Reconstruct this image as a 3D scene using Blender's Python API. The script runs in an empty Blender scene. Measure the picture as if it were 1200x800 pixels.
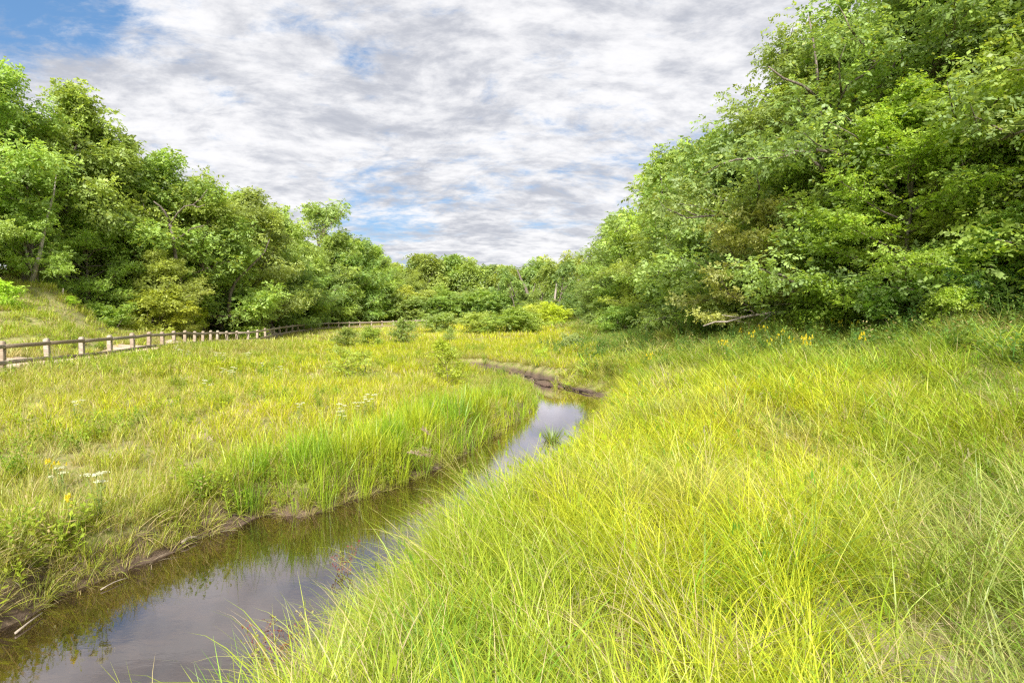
import bpy, math, random
import numpy as np
from mathutils import Vector, noise as mnoise

# ------------------------------------------------------------------ camera, world, sun
SC = bpy.context.scene
COL = SC.collection
F = 733.0                      # focal length in pixels of a 1200 px wide picture
CAMZ = 3.0
PITCH = math.atan(35.0 / F)
cd = bpy.data.cameras.new('camera')
cd.sensor_width = 36.0
cd.lens = 36.0 * F / 1200.0
cd.clip_start = 0.05
cd.clip_end = 3000
cam = bpy.data.objects.new('camera', cd)
cam.location = (0, 0, CAMZ)
cam.rotation_euler = (math.pi / 2 - PITCH, 0, 0)
COL.objects.link(cam)
SC.camera = cam

SUN_ELEV = math.radians(40)
SUN_AZ = math.radians(182)     # compass style: 0 = +Y, clockwise; behind the camera, to the left
sd = Vector((math.sin(SUN_AZ) * math.cos(SUN_ELEV), math.cos(SUN_AZ) * math.cos(SUN_ELEV), math.sin(SUN_ELEV)))
sl = bpy.data.lights.new('sun', 'SUN')
sl.energy = 3.9
sl.angle = math.radians(8.0)
sl.color = (1.0, 0.95, 0.86)
sun = bpy.data.objects.new('sun', sl)
sun.rotation_euler = sd.to_track_quat('Z', 'Y').to_euler()
sun.location = sd * 50
COL.objects.link(sun)

SC.view_settings.view_transform = 'Standard'
SC.view_settings.look = 'None'
SC.view_settings.gamma = 1
SC.view_settings.exposure = 1.2
SC.cycles.max_bounces = 7
SC.cycles.diffuse_bounces = 4
SC.cycles.glossy_bounces = 3
SC.cycles.transmission_bounces = 5
SC.cycles.transparent_max_bounces = 8
SC.cycles.use_denoising = False
SC.cycles.filter_width = 1.3


class NT:
    """small helper for node trees"""
    def __init__(self, tree):
        self.t = tree
        self.n = tree.nodes
        self.l = tree.links

    def add(self, typ, ins=None, **kw):
        nd = self.n.new(typ)
        for k, v in kw.items():
            setattr(nd, k, v)
        for k, v in (ins or {}).items():
            self.set(nd, k, v)
        return nd

    def set(self, nd, k, v):
        s = nd.inputs[k]
        if hasattr(v, 'node'):
            self.l.new(v, s)
        elif hasattr(v, 'outputs'):
            self.l.new(v.outputs[0], s)
        else:
            if isinstance(v, tuple) and len(v) == 3 and s.type == 'RGBA':
                v = v + (1,)
            s.default_value = v

    def math(self, op, a, b=0.0, c=None, clamp=False):
        nd = self.add('ShaderNodeMath', {0: a, 1: b}, operation=op, use_clamp=clamp)
        if c is not None:
            self.set(nd, 2, c)
        return nd.outputs[0]

    def mix(self, f, a, b, mode='MIX'):
        nd = self.add('ShaderNodeMix', data_type='RGBA', blend_type=mode, clamp_factor=True)
        self.set(nd, 0, f)
        self.set(nd, 6, a)
        self.set(nd, 7, b)
        return nd.outputs[2]

    def noise(self, vec, scale, detail=4, rough=0.5, dist=0.0):
        nd = self.add('ShaderNodeTexNoise', {'Scale': scale, 'Detail': detail, 'Roughness': rough, 'Distortion': dist})
        if vec is not None:
            self.set(nd, 'Vector', vec)
        return nd.outputs['Fac']

    def ramp(self, f, lo, hi, a=0.0, b=1.0):
        nd = self.add('ShaderNodeMapRange', {0: f, 1: lo, 2: hi, 3: a, 4: b}, interpolation_type='SMOOTHSTEP')
        return nd.outputs[0]


world = bpy.data.worlds.new('World')
SC.world = world
world.use_nodes = True
w = NT(world.node_tree)
w.n.clear()
sky = w.add('ShaderNodeTexSky', sky_type='NISHITA', sun_disc=False, sun_elevation=SUN_ELEV, sun_rotation=SUN_AZ,
            air_density=1.0, dust_density=0.6, ozone_density=1.6)
tc = w.add('ShaderNodeTexCoord')
sep = w.add('ShaderNodeSeparateXYZ', {0: tc.outputs['Generated']})
zc = w.math('MAXIMUM', sep.outputs['Z'], 0.02)
zc = w.math('ADD', zc, 0.20)                         # a cloud layer seen in perspective, flattening at the horizon
cx = w.math('DIVIDE', sep.outputs['X'], zc)
cy = w.math('DIVIDE', sep.outputs['Y'], zc)
cv = w.add('ShaderNodeCombineXYZ', {0: cx, 1: cy, 2: 0.0}).outputs[0]
cv2 = w.add('ShaderNodeMapping', {'Vector': cv, 'Rotation': (0, 0, math.radians(-24)), 'Scale': (1.0, 1.3, 1)}).outputs[0]
warp = w.noise(cv2, 1.1, 3, 0.5)
cvw = w.add('ShaderNodeVectorMath', {0: cv2, 1: w.add('ShaderNodeCombineXYZ', {0: w.math('MULTIPLY', warp, 0.35), 1: w.math('MULTIPLY', warp, 0.3), 2: 0.3}).outputs[0]}, operation='ADD').outputs[0]
big = w.noise(cvw, 0.55, 5, 0.55, 0.2)
mid = w.noise(cvw, 2.6, 8, 0.66, 0.15)
fine = w.noise(cvw, 9.0, 7, 0.66, 0.1)


def cloud_plane(px, py):
    """a picture point as a point of the cloud plane (fixed in the world)"""
    u, v = (px - 600) / F, (400 - py) / F
    c, s = math.cos(PITCH), math.sin(PITCH)
    d = Vector((u, c + v * s, -s + v * c)).normalized()
    k = max(d.z, 0.02) + 0.20
    return d.x / k, d.y / k


def hole(x0, y0, rx, ry, amt):
    """a gap in the cloud layer, an ellipse on the cloud plane"""
    a = w.math('DIVIDE', w.math('SUBTRACT', cx, x0), rx)
    b = w.math('DIVIDE', w.math('SUBTRACT', cy, y0), ry)
    d = w.math('SQRT', w.math('ADD', w.math('MULTIPLY', a, a), w.math('MULTIPLY', b, b)))
    return w.ramp(d, 0.0, 1.0, amt, 0.0)


cov = w.math('ADD', w.math('MULTIPLY', big, 0.50), w.math('MULTIPLY', mid, 0.50))
cov = w.math('ADD', cov, w.math('MULTIPLY', w.math('SUBTRACT', fine, 0.5), 0.34))
# gaps: upper left, low in the middle left, and strewn wisps
for h_ in (cloud_plane(35, 20) + (0.60, 0.42, 0.20), cloud_plane(455, 262) + (0.50, 0.42, 0.105), cloud_plane(330, 25) + (0.30, 0.12, 0.05),
           cloud_plane(520, 5) + (0.30, 0.14, 0.07), (1.6, -1.0, 1.1, 0.7, 0.2), (-1.6, -1.6, 1.2, 0.8, 0.22)):
    cov = w.math('SUBTRACT', cov, hole(*h_))
dens = w.ramp(cov, 0.295, 0.485)
shade = w.noise(w.add('ShaderNodeVectorMath', {0: cvw, 1: (3.1, 1.7, 0.9)}, operation='ADD').outputs[0], 2.1, 7, 0.62, 0.1)
shade2 = w.noise(w.add('ShaderNodeVectorMath', {0: cvw, 1: (7.7, 4.2, 0.4)}, operation='ADD').outputs[0], 6.5, 7, 0.64, 0.1)
shade = w.math('ADD', w.math('MULTIPLY', shade, 0.5), w.math('MULTIPLY', shade2, 0.5))
ccol = w.mix(w.ramp(shade, 0.38, 0.60), (3.15, 3.25, 3.6), (5.8, 5.75, 5.8))
blue = w.mix(0.6, sky.outputs[0], (0.6, 1.75, 3.7))
colr = w.mix(w.math('MULTIPLY', dens, 0.97), blue, ccol)
bg = w.add('ShaderNodeBackground', {'Color': colr, 'Strength': 0.077})
w.add('ShaderNodeOutputWorld', {'Surface': bg})


# ------------------------------------------------------------------ helpers
def ray(px, py):
    u = (px - 600) / F
    v = (400 - py) / F
    c, s = math.cos(PITCH), math.sin(PITCH)
    return (u, c + v * s, -s + v * c)


def at_z(px, py, z=0.0):
    d = ray(px, py)
    t = (z - CAMZ) / d[2]
    return (d[0] * t, d[1] * t)


def at_d(px, py, depth):
    d = ray(px, py)
    t = depth / d[1]
    return Vector((d[0] * t, depth, CAMZ + d[2] * t))


def props(o, label=None, cat=None, group=None, kind=None):
    if label: o['label'] = label
    if cat: o['category'] = cat
    if group: o['group'] = group
    if kind: o['kind'] = kind
    return o


def empty(name, loc, label, cat, group=None, rz=0.0):
    o = bpy.data.objects.new(name, None)
    o.empty_display_size = 0.3
    o.location = loc
    o.rotation_euler = (0, 0, rz)
    COL.objects.link(o)
    return props(o, label, cat, group)


def mesh_np(name, verts, faces, mat, point_attrs=None, smooth=False):
    """faces: list of int arrays (n,3) or (n,4)"""
    me = bpy.data.meshes.new(name)
    verts = np.asarray(verts, dtype=np.float32)
    me.vertices.add(len(verts))
    me.vertices.foreach_set('co', verts.ravel())
    faces = [np.asarray(f, dtype=np.int32) for f in faces if len(f)]
    idx = np.concatenate([f.ravel() for f in faces])
    tot = np.concatenate([np.full(len(f), f.shape[1], dtype=np.int32) for f in faces])
    start = np.concatenate([[0], np.cumsum(tot)[:-1]]).astype(np.int32)
    me.loops.add(len(idx))
    me.loops.foreach_set('vertex_index', idx)
    me.polygons.add(len(tot))
    me.polygons.foreach_set('loop_start', start)
    me.polygons.foreach_set('loop_total', tot)
    if smooth:
        me.polygons.foreach_set('use_smooth', np.ones(len(tot), dtype=bool))
    for k, v in (point_attrs or {}).items():
        a = me.attributes.new(k, 'FLOAT', 'POINT')
        a.data.foreach_set('value', np.asarray(v, dtype=np.float32))
    me.update(calc_edges=True)
    if mat: me.materials.append(mat)
    return me


def obj(name, me, parent=None):
    o = bpy.data.objects.new(name, me)
    COL.objects.link(o)
    if parent: o.parent = parent
    return o


class Tubes:
    """collects tapered tubes, built as one mesh"""
    def __init__(self, sides=6):
        self.v, self.q, self.t, self.n, self.sides = [], [], [], 0, sides

    def add(self, pts, radii, sides=None, rough=0.0, rnd=None):
        s = sides or self.sides
        P = np.asarray([tuple(p) for p in pts], dtype=float)
        n = len(P)
        T = np.gradient(P, axis=0)
        T /= (np.linalg.norm(T, axis=1)[:, None] + 1e-9)
        ref = np.array([0.31, 0.17, 0.93]) if abs(T[0][2]) < 0.8 else np.array([0.95, 0.2, 0.1])
        A = np.cross(T, ref); A /= (np.linalg.norm(A, axis=1)[:, None] + 1e-9)
        B = np.cross(T, A)
        th = np.linspace(0, 2 * np.pi, s, endpoint=False)
        R = np.asarray(radii, dtype=float)[:, None, None]
        ring = A[:, None, :] * np.cos(th)[None, :, None] + B[:, None, :] * np.sin(th)[None, :, None]
        if rough and rnd is not None:
            R = R * (1 + rough * rnd.uniform(-1, 1, (n, s, 1)))
        V = P[:, None, :] + ring * R
        self.v.append(V.reshape(-1, 3))
        i = np.arange(n - 1)[:, None] * s
        j = np.arange(s)[None, :]
        j2 = (j + 1) % s
        q = np.stack([i + j, i + j2, i + s + j2, i + s + j], -1).reshape(-1, 4) + self.n
        self.q.append(q)
        # end caps as fans of triangles
        for base, flip in ((0, True), ((n - 1) * s, False)):
            k = np.arange(1, s - 1)
            tri = np.stack([np.zeros_like(k) + base, k + base, k + 1 + base], -1)
            if flip: tri = tri[:, ::-1]
            self.t.append(tri + self.n)
        self.n += n * s

    def mesh(self, name, mat, smooth=True):
        return mesh_np(name, np.concatenate(self.v), [np.concatenate(self.q), np.concatenate(self.t)], mat, smooth=smooth)


def vnoise(x, y, sc, seed=0.0):
    """smooth value noise in numpy, 0..1"""
    X = np.asarray(x) * sc + seed * 17.3
    Y = np.asarray(y) * sc + seed * 9.1
    xi, yi = np.floor(X), np.floor(Y)
    fx, fy = X - xi, Y - yi
    fx = fx * fx * (3 - 2 * fx); fy = fy * fy * (3 - 2 * fy)

    def h(a, b):
        s = np.sin(a * 127.1 + b * 311.7 + seed * 74.7) * 43758.5453
        return s - np.floor(s)
    return (h(xi, yi) * (1 - fx) + h(xi + 1, yi) * fx) * (1 - fy) + (h(xi, yi + 1) * (1 - fx) + h(xi + 1, yi + 1) * fx) * fy


def fbm(x, y, sc, seed=0.0, o=3):
    t, a, s = 0, 1.0, 0
    for k in range(o):
        t = t + a * vnoise(x, y, sc * 2 ** k, seed + k); s += a; a *= 0.5
    return t / s


def smooth(t):
    t = np.clip(t, 0, 1)
    return t * t * (3 - 2 * t)


# ------------------------------------------------------------------ materials
def new_mat(name):
    m = bpy.data.materials.new(name)
    m.use_nodes = True
    n = NT(m.node_tree)
    n.n.clear()
    return m, n


def finish(n, shader, disp=None):
    o = n.add('ShaderNodeOutputMaterial', {'Surface': shader})
    if disp is not None: n.set(o, 'Displacement', disp)


def leafy_shader(n, col, trans=0.4, gloss=0.06, rough=0.45):
    d = n.add('ShaderNodeBsdfDiffuse', {'Color': col})
    tcol = n.mix(1.0, col, (1.3, 1.2, 0.65), 'MULTIPLY')
    t = n.add('ShaderNodeBsdfTranslucent', {'Color': tcol})
    m1 = n.add('ShaderNodeMixShader', {0: trans, 1: d, 2: t})
    g = n.add('ShaderNodeBsdfGlossy', {'Color': (0.9, 0.95, 0.85), 'Roughness': rough})
    return n.add('ShaderNodeMixShader', {0: gloss, 1: m1, 2: g})


def grass_mat(name, straw=(0.50, 0.40, 0.19), strawfrac=0.12, trans=0.42, basecol=(0.30, 0.24, 0.10)):
    m, n = new_mat(name)
    ic = n.add('ShaderNodeAttribute', attribute_type='INSTANCER', attribute_name='icol').outputs['Color']
    br = n.add('ShaderNodeAttribute', attribute_type='GEOMETRY', attribute_name='br').outputs['Fac']
    bt = n.add('ShaderNodeAttribute', attribute_type='GEOMETRY', attribute_name='bt').outputs['Fac']
    v = n.math('MULTIPLY_ADD', br, 0.75, 0.62)
    c = n.add('ShaderNodeVectorMath', {0: ic, 'Scale': v}, operation='SCALE').outputs[0]
    hue = n.ramp(n.math('FRACT', n.math('MULTIPLY', br, 7.13)), 0.0, 1.0, 0.0, 0.55)
    c = n.mix(hue, c, n.mix(1.0, c, (0.66, 0.98, 0.9), 'MULTIPLY'))
    st = n.ramp(n.math('FRACT', n.math('MULTIPLY', br, 3.71)), 1 - strawfrac, 1 - strawfrac + 0.02)
    c = n.mix(st, c, straw)
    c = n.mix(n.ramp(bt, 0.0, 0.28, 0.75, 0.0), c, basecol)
    finish(n, leafy_shader(n, c, trans, 0.022, 0.4))
    return m


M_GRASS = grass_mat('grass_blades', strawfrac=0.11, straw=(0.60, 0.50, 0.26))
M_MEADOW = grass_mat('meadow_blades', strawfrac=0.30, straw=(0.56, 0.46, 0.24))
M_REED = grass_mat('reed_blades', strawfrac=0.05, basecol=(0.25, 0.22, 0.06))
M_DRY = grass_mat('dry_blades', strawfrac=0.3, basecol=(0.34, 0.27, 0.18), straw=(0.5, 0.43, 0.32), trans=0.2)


def leaf_mat(name, col, yellow=(0.36, 0.42, 0.05), yfrac=0.07, trans=0.5):
    m, n = new_mat(name)
    oi = n.add('ShaderNodeObjectInfo')
    br = n.add('ShaderNodeAttribute', attribute_type='GEOMETRY', attribute_name='br').outputs['Fac']
    cr = n.add('ShaderNodeAttribute', attribute_type='GEOMETRY', attribute_name='cr').outputs['Fac']
    c = n.mix(1.0, col, oi.outputs['Color'], 'MULTIPLY')
    v = n.math('ADD', n.math('MULTIPLY_ADD', br, 0.7, 0.45), n.math('MULTIPLY', cr, 0.42))
    c = n.add('ShaderNodeVectorMath', {0: c, 'Scale': v}, operation='SCALE').outputs[0]
    c = n.mix(n.ramp(cr, 0.2, 1.0, 0.0, 0.75), c, n.mix(1.0, c, (1.15, 1.10, 0.80), 'MULTIPLY'))
    y = n.ramp(n.math('FRACT', n.math('MULTIPLY', br, 5.37)), 1 - yfrac, 1 - yfrac + 0.03)
    c = n.mix(y, c, yellow)
    finish(n, leafy_shader(n, c, trans, 0.035, 0.55))
    return m


M_LEAF = leaf_mat('tree_leaves', (0.335, 0.46, 0.12))
M_BARK = None


def bark_mat(name, c1, c2):
    m, n = new_mat(name)
    tc = n.add('ShaderNodeTexCoord').outputs['Object']
    mp = n.add('ShaderNodeMapping', {'Vector': tc, 'Scale': (6, 6, 1.2)}).outputs[0]
    f = n.noise(mp, 3.0, 6, 0.65, 0.4)
    c = n.mix(n.ramp(f, 0.35, 0.65), c1, c2)
    b = n.add('ShaderNodeBump', {'Height': f, 'Strength': 0.6, 'Distance': 0.03})
    finish(n, n.add('ShaderNodeBsdfPrincipled', {'Base Color': c, 'Roughness': 0.9, 'Normal': b.outputs[0]}))
    return m


M_BARK = bark_mat('oak_bark', (0.075, 0.058, 0.045), (0.24, 0.20, 0.165))
M_PALEBARK = bark_mat('pale_bark', (0.24, 0.20, 0.17), (0.48, 0.43, 0.38))
M_DEAD = bark_mat('weathered_wood', (0.22, 0.17, 0.14), (0.52, 0.45, 0.40))


def wood_mat():
    m, n = new_mat('weathered_fence_wood')
    tc = n.add('ShaderNodeTexCoord').outputs['Object']
    oi = n.add('ShaderNodeObjectInfo')
    mp = n.add('ShaderNodeMapping', {'Vector': tc, 'Scale': (1.5, 14, 14)}).outputs[0]
    f = n.noise(mp, 2.5, 6, 0.6, 0.3)
    c = n.mix(n.ramp(f, 0.3, 0.7), (0.19, 0.15, 0.115), (0.50, 0.43, 0.35))
    c = n.mix(n.math('MULTIPLY', oi.outputs['Random'], 0.65), c, n.mix(n.ramp(f, 0.3, 0.7), (0.18, 0.12, 0.07), (0.32, 0.24, 0.16)))
    b = n.add('ShaderNodeBump', {'Height': f, 'Strength': 0.5, 'Distance': 0.01})
    finish(n, n.add('ShaderNodeBsdfPrincipled', {'Base Color': c, 'Roughness': 0.85, 'Normal': b.outputs[0]}))
    return m


M_WOOD = wood_mat()


def ground_mat():
    m, n = new_mat('meadow_soil')
    g = n.add('ShaderNodeNewGeometry')
    pos = g.outputs['Position']
    z = n.add('ShaderNodeSeparateXYZ', {0: pos}).outputs['Z']
    f1 = n.noise(pos, 0.9, 6, 0.6)
    f2 = n.noise(pos, 7.0, 6, 0.65, 0.5)
    f3 = n.noise(pos, 42.0, 5, 0.7)
    sand = n.mix(n.ramp(n.noise(pos, 9.0, 8, 0.75), .35, .65), n.mix(f3, (0.24, 0.17, 0.12), (0.42, 0.32, 0.23)), n.mix(f3, (0.42, 0.32, 0.23), (0.60, 0.48, 0.36)))
    thatch = n.mix(f3, (0.20, 0.17, 0.06), (0.44, 0.38, 0.19))
    green = n.mix(f3, (0.12, 0.16, 0.03), (0.28, 0.31, 0.06))
    c = n.mix(n.ramp(f2, 0.40, 0.62), thatch, green)
    sa = n.add('ShaderNodeAttribute', attribute_type='GEOMETRY', attribute_name='sandy').outputs['Fac']
    c = n.mix(n.ramp(n.math('ADD', sa, n.math('MULTIPLY', n.math('SUBTRACT', f2, 0.5), 0.7)), 0.35, 0.6), c, sand)
    mud = n.mix(n.noise(pos, 16.0, 5, 0.7), (0.045, 0.030, 0.020), (0.20, 0.14, 0.095))
    wet = n.math('ADD', z, n.math('MULTIPLY', n.math('SUBTRACT', f2, 0.5), 0.16))
    wa = n.add('ShaderNodeAttribute', attribute_type='GEOMETRY', attribute_name='bank').outputs['Fac']
    c = n.mix(n.math('MULTIPLY', n.ramp(wet, 0.22, 0.46, 1.0, 0.0), n.ramp(wa, 0.2, 0.7)), c, mud)
    bed = n.mix(n.ramp(n.noise(pos, 2.6, 5, 0.6, 0.6), 0.4, 0.62), n.mix(f3, (0.24, 0.16, 0.07), (0.50, 0.36, 0.18)), (0.12, 0.12, 0.03))
    c = n.mix(n.ramp(z, -0.08, 0.0, 1.0, 0.0), c, bed)
    b = n.add('ShaderNodeBump', {'Height': n.math('ADD', f2, n.math('MULTIPLY', f3, 0.5)), 'Strength': 0.8, 'Distance': 0.05})
    finish(n, n.add('ShaderNodeBsdfPrincipled', {'Base Color': c, 'Roughness': 0.93, 'Normal': b.outputs[0]}))
    return m


def sand_mat():
    m, n = new_mat('path_sand')
    pos = n.add('ShaderNodeNewGeometry').outputs['Position']
    f = n.noise(pos, 2.2, 6, 0.6)
    f3 = n.noise(pos, 30.0, 4, 0.7)
    c = n.mix(n.math('ADD', n.math('MULTIPLY', f, 0.6), n.math('MULTIPLY', f3, 0.4)), (0.36, 0.26, 0.17), (0.74, 0.60, 0.46))
    b = n.add('ShaderNodeBump', {'Height': f3, 'Strength': 0.6, 'Distance': 0.03})
    finish(n, n.add('ShaderNodeBsdfPrincipled', {'Base Color': c, 'Roughness': 0.95, 'Normal': b.outputs[0]}))
    return m


def water_mat():
    m, n = new_mat('stream_water')
    pos = n.add('ShaderNodeNewGeometry').outputs['Position']
    mp = n.add('ShaderNodeMapping', {'Vector': pos, 'Rotation': (0, 0, 0.7), 'Scale': (1.0, 2.2, 1)}).outputs[0]
    r1 = n.noise(mp, 5.0, 3, 0.5, 0.4)
    r2 = n.noise(mp, 22.0, 3, 0.5)
    h = n.math('ADD', n.math('MULTIPLY', r1, 0.8), n.math('MULTIPLY', r2, 0.2))
    b = n.add('ShaderNodeBump', {'Height': h, 'Strength': 0.022, 'Distance': 0.03})
    fr = n.add('ShaderNodeFresnel', {'IOR': 1.75, 'Normal': b.outputs[0]})
    gl = n.add('ShaderNodeBsdfGlossy', {'Color': (1.0, 0.94, 0.98), 'Roughness': 0.004, 'Normal': b.outputs[0]})
    body = n.add('ShaderNodeBsdfDiffuse', {'Color': (0.075, 0.055, 0.022)})
    tr = n.add('ShaderNodeBsdfTransparent', {'Color': (0.78, 0.68, 0.44)})
    under = n.add('ShaderNodeMixShader', {0: 0.22, 1: tr, 2: body})
    k = n.math('MINIMUM', n.math('MULTIPLY', fr.outputs[0], 1.8), 0.94)
    finish(n, n.add('ShaderNodeMixShader', {0: k, 1: under, 2: gl}))
    return m


def plain_mat(name, c1, c2, scale=20, rough=0.7, trans=0.0):
    m, n = new_mat(name)
    tc = n.add('ShaderNodeTexCoord').outputs['Object']
    f = n.noise(tc, scale, 3, 0.6)
    c = n.mix(f, c1, c2)
    if trans:
        finish(n, leafy_shader(n, c, trans, 0.04))
    else:
        finish(n, n.add('ShaderNodeBsdfPrincipled', {'Base Color': c, 'Roughness': rough}))
    return m


# ------------------------------------------------------------------ stream outline and terrain
LEFT_W = [(-12.5, -14.0), (-9.6, -6.0), (-7.6, 1.5)]
LEFT_PX = [(-90, 765), (0, 738), (60, 702), (130, 675), (190, 652), (240, 627), (320, 600), (350, 606), (400, 590), (460, 570),
           (520, 546), (560, 520), (590, 503), (622, 484), (632, 466), (625, 456), (600, 449), (565, 443), (545, 440)]
RIGHT_W = [(-8.6, -14.0), (-4.8, -6.0), (-2.5, 0.5)]
RIGHT_PX = [(345, 822), (388, 772), (438, 716), (496, 662), (550, 622), (600, 588), (646, 556), (675, 526), (690, 502), (700, 486),
            (711, 470), (690, 461), (650, 452), (600, 440), (560, 432), (543, 431)]
left_line = LEFT_W + [at_z(*p) for p in LEFT_PX]
right_line = RIGHT_W + [at_z(*p) for p in RIGHT_PX]


def densify(pts, step=0.3, seed=3, amp=0.09):
    rr = random.Random(seed)
    out = []
    for (a, b) in zip(pts[:-1], pts[1:]):
        d = math.hypot(b[0] - a[0], b[1] - a[1])
        k = max(1, int(d / step))
        for i in range(k):
            t = i / k
            j = 0 if i == 0 else amp
            out.append((a[0] + (b[0] - a[0]) * t + rr.uniform(-j, j), a[1] + (b[1] - a[1]) * t + rr.uniform(-j, j)))
    out.append(pts[-1])
    return out


POLY = np.array(densify(left_line) + densify(right_line, seed=5)[::-1])


def stream_s(X, Y):
    """signed distance to the water's edge, negative in the water"""
    X = np.asarray(X, dtype=float).ravel(); Y = np.asarray(Y, dtype=float).ravel()
    dmin = np.full(X.shape, 1e9)
    inside = np.zeros(X.shape, dtype=bool)
    P = POLY; Q = np.roll(POLY, -1, axis=0)
    for (ax, ay), (bx, by) in zip(P, Q):
        vx, vy = bx - ax, by - ay
        L = vx * vx + vy * vy + 1e-12
        t = np.clip(((X - ax) * vx + (Y - ay) * vy) / L, 0, 1)
        d = (X - ax - t * vx) ** 2 + (Y - ay - t * vy) ** 2
        np.minimum(dmin, d, out=dmin)
        c = ((ay > Y) != (by > Y))
        if c.any():
            xi = (bx - ax) * (Y - ay) / ((by - ay) if by != ay else 1e-9) + ax
            inside ^= c & (X < xi)
    s = np.sqrt(dmin)
    return np.where(inside, -s, s)


RIDGE = np.array([(-7, 6, .40), (-5.2, 9, .34), (-3.6, 12, .30), (-2, 16, .30), (-.4, 19.5, .20), (.3, 23, .13), (-2, 26, .16), (1, 21.5, .13), (-5, 24, .3), (-8, 12, .5), (-12, 14, .68),
    (-10, 20, .55), (-16, 18, .88), (-17.5, 21.4, .95), (-18.3, 26, .85), (-19, 30, .72), (-20.3, 38, .55), (-21.3, 44, .5), (-12, 30, .5), (-6, 35, .5), (-5, 28, .4), (-12, 45, .55),
    (-8, 60, .6), (-15, 60, .7), (0, 60, .65), (5, 80, .8), (-20, 80, .8), (0, 100, 1.0), (-8, 45, .5), (-16, 50, .55), (0, 45, .6),
    (-20.5, 24, 1.25), (-23, 30, 2.0), (-26, 32, 3.1), (-29, 37, 4.6), (-33, 40, 5.6), (-25, 42, 1.5), (-30, 50, 3.0), (-25, 60, 1.4), (-42, 45, 7), (-45, 30, 7),
    (-28, 20, 3.4), (-60, 60, 9), (-40, 80, 4), (-30, 100, 2), (-22, 36, 1.05),
    (0, 4, .95), (1, 3, 1.1), (3, 4, 1.2), (2, 7, 1.0), (0.4, 9, .75), (2.2, 14, .8), (3, 18, .85), (4.3, 22, .9), (5.2, 26, .95), (6, 10, 1.5), (7, 14, 1.75),
    (10, 12, 2.3), (14, 17, 2.95), (10, 22, 2.55), (8, 28, 2.1), (9, 33, 2.25), (6, 45, 1.75), (7, 60, 1.6), (4.4, 33, 1.1), (1, 38, .65), (3, 50, .95), (6.5, 25, 1.6), (7, 20, 1.7),
    (20, 22, 4), (25, 35, 5.5), (15, 45, 4), (20, 70, 4), (40, 30, 8), (8, 6, 1.95), (14, 8, 3), (0, 0, 1.4), (0, -6, 1.5), (-12, 0, .8), (12, 0, 2.6), (-20, 5, 1.5),
    (12, 100, 2.5), (40, 100, 6), (-60, 120, 5), (0, 160, 2.5), (60, 160, 6), (0, 31, .5), (2, 30, .5), (-3, 33, .45), (3.5, 28, .55), (4.1, 26, .5), (-19.9, 48.6, .45), (-19.5, 54, .42), (-20, 60, .45), (-21, 66, .5), (-22, 72, .5), (-20, 80, .5), (-17, 54, .4), (-18, 60, .4), (-19.5, 51, .4), (-19.8, 57, .4), (-21, 63, .42), (-22, 54, .5), (1, 34, .4), (3.3, 32, .55), (-60, -40, 2), (60, -40, 4)], dtype=float)


def base_z(X, Y):
    X = np.asarray(X, dtype=float); Y = np.asarray(Y, dtype=float)
    num = np.zeros(X.shape); den = np.zeros(X.shape)
    for (a, b, z) in RIDGE:
        d2 = (X - a) ** 2 + (Y - b) ** 2
        wgt = 1.0 / (d2 + 1.2) ** 1.7
        num += wgt * z; den += wgt
    return num / den


def side_right(X, Y):
    """True on the dune side (right of the stream)"""
    ly = np.array([p[1] for p in left_line[:20]]); lx = np.array([p[0] for p in left_line[:20]])
    ry = np.array([p[1] for p in right_line[:14]]); rx = np.array([p[0] for p in right_line[:14]])
    xc = 0.5 * (np.interp(Y, ly[:17], lx[:17]) + np.interp(Y, ry, rx))
    return (X > xc)


def terrain_parts(X, Y):
    shp = np.shape(X)
    X = np.asarray(X, dtype=float).ravel(); Y = np.asarray(Y, dtype=float).ravel()
    b = base_z(X, Y)
    b = b + (fbm(X, Y, 0.45, 1) - 0.5) * 0.22 + (fbm(X, Y, 1.9, 2) - 0.5) * 0.09
    b = np.maximum(b, 0.10)
    near = (X > -30) & (X < 30) & (Y > -20) & (Y < 45)
    s = np.full(X.shape, 9.0)
    s[near] = stream_s(X[near], Y[near])
    right = side_right(X, Y)
    cut = np.where(right & (Y < 26), 1.5, 0.30 + 0.25 * fbm(X, Y, 0.8, 7))
    rise = smooth((s + 0.02) / cut)
    lip = np.where(right & (Y < 26), 0, 0.04)
    bank = 0.02 + (b - 0.02) * rise + lip * smooth((s - .15) / .25) * smooth((1.2 - s) / .6)
    bed = -0.03 - 0.30 * smooth(-s / 0.8) + (fbm(X, Y, 2.2, 4) - 0.5) * 0.10
    z = np.where(s > 0, bank, np.minimum(bed, 0.015))
    return z.reshape(shp), s.reshape(shp)


def axis(fine0, fine1, step, lo, hi, g=1.13):
    a = list(np.arange(fine0, fine1 + 1e-6, step))
    st = step
    while a[-1] < hi:
        st *= g; a.append(a[-1] + st)
    st = step
    while a[0] > lo:
        st *= g; a.insert(0, a[0] - st)
    return np.array(a)


xs = axis(-10, 8, 0.13, -900, 900, 1.06)
ys = axis(1.5, 33, 0.14, -300, 1500, 1.07)
GX, GY = np.meshgrid(xs, ys)
GZ, GS = terrain_parts(GX, GY)
nx, ny = len(xs), len(ys)
ii = (np.arange(ny - 1)[:, None] * nx + np.arange(nx - 1)[None, :]).ravel()
quads = np.stack([ii, ii + 1, ii + nx + 1, ii + nx], -1)


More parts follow.
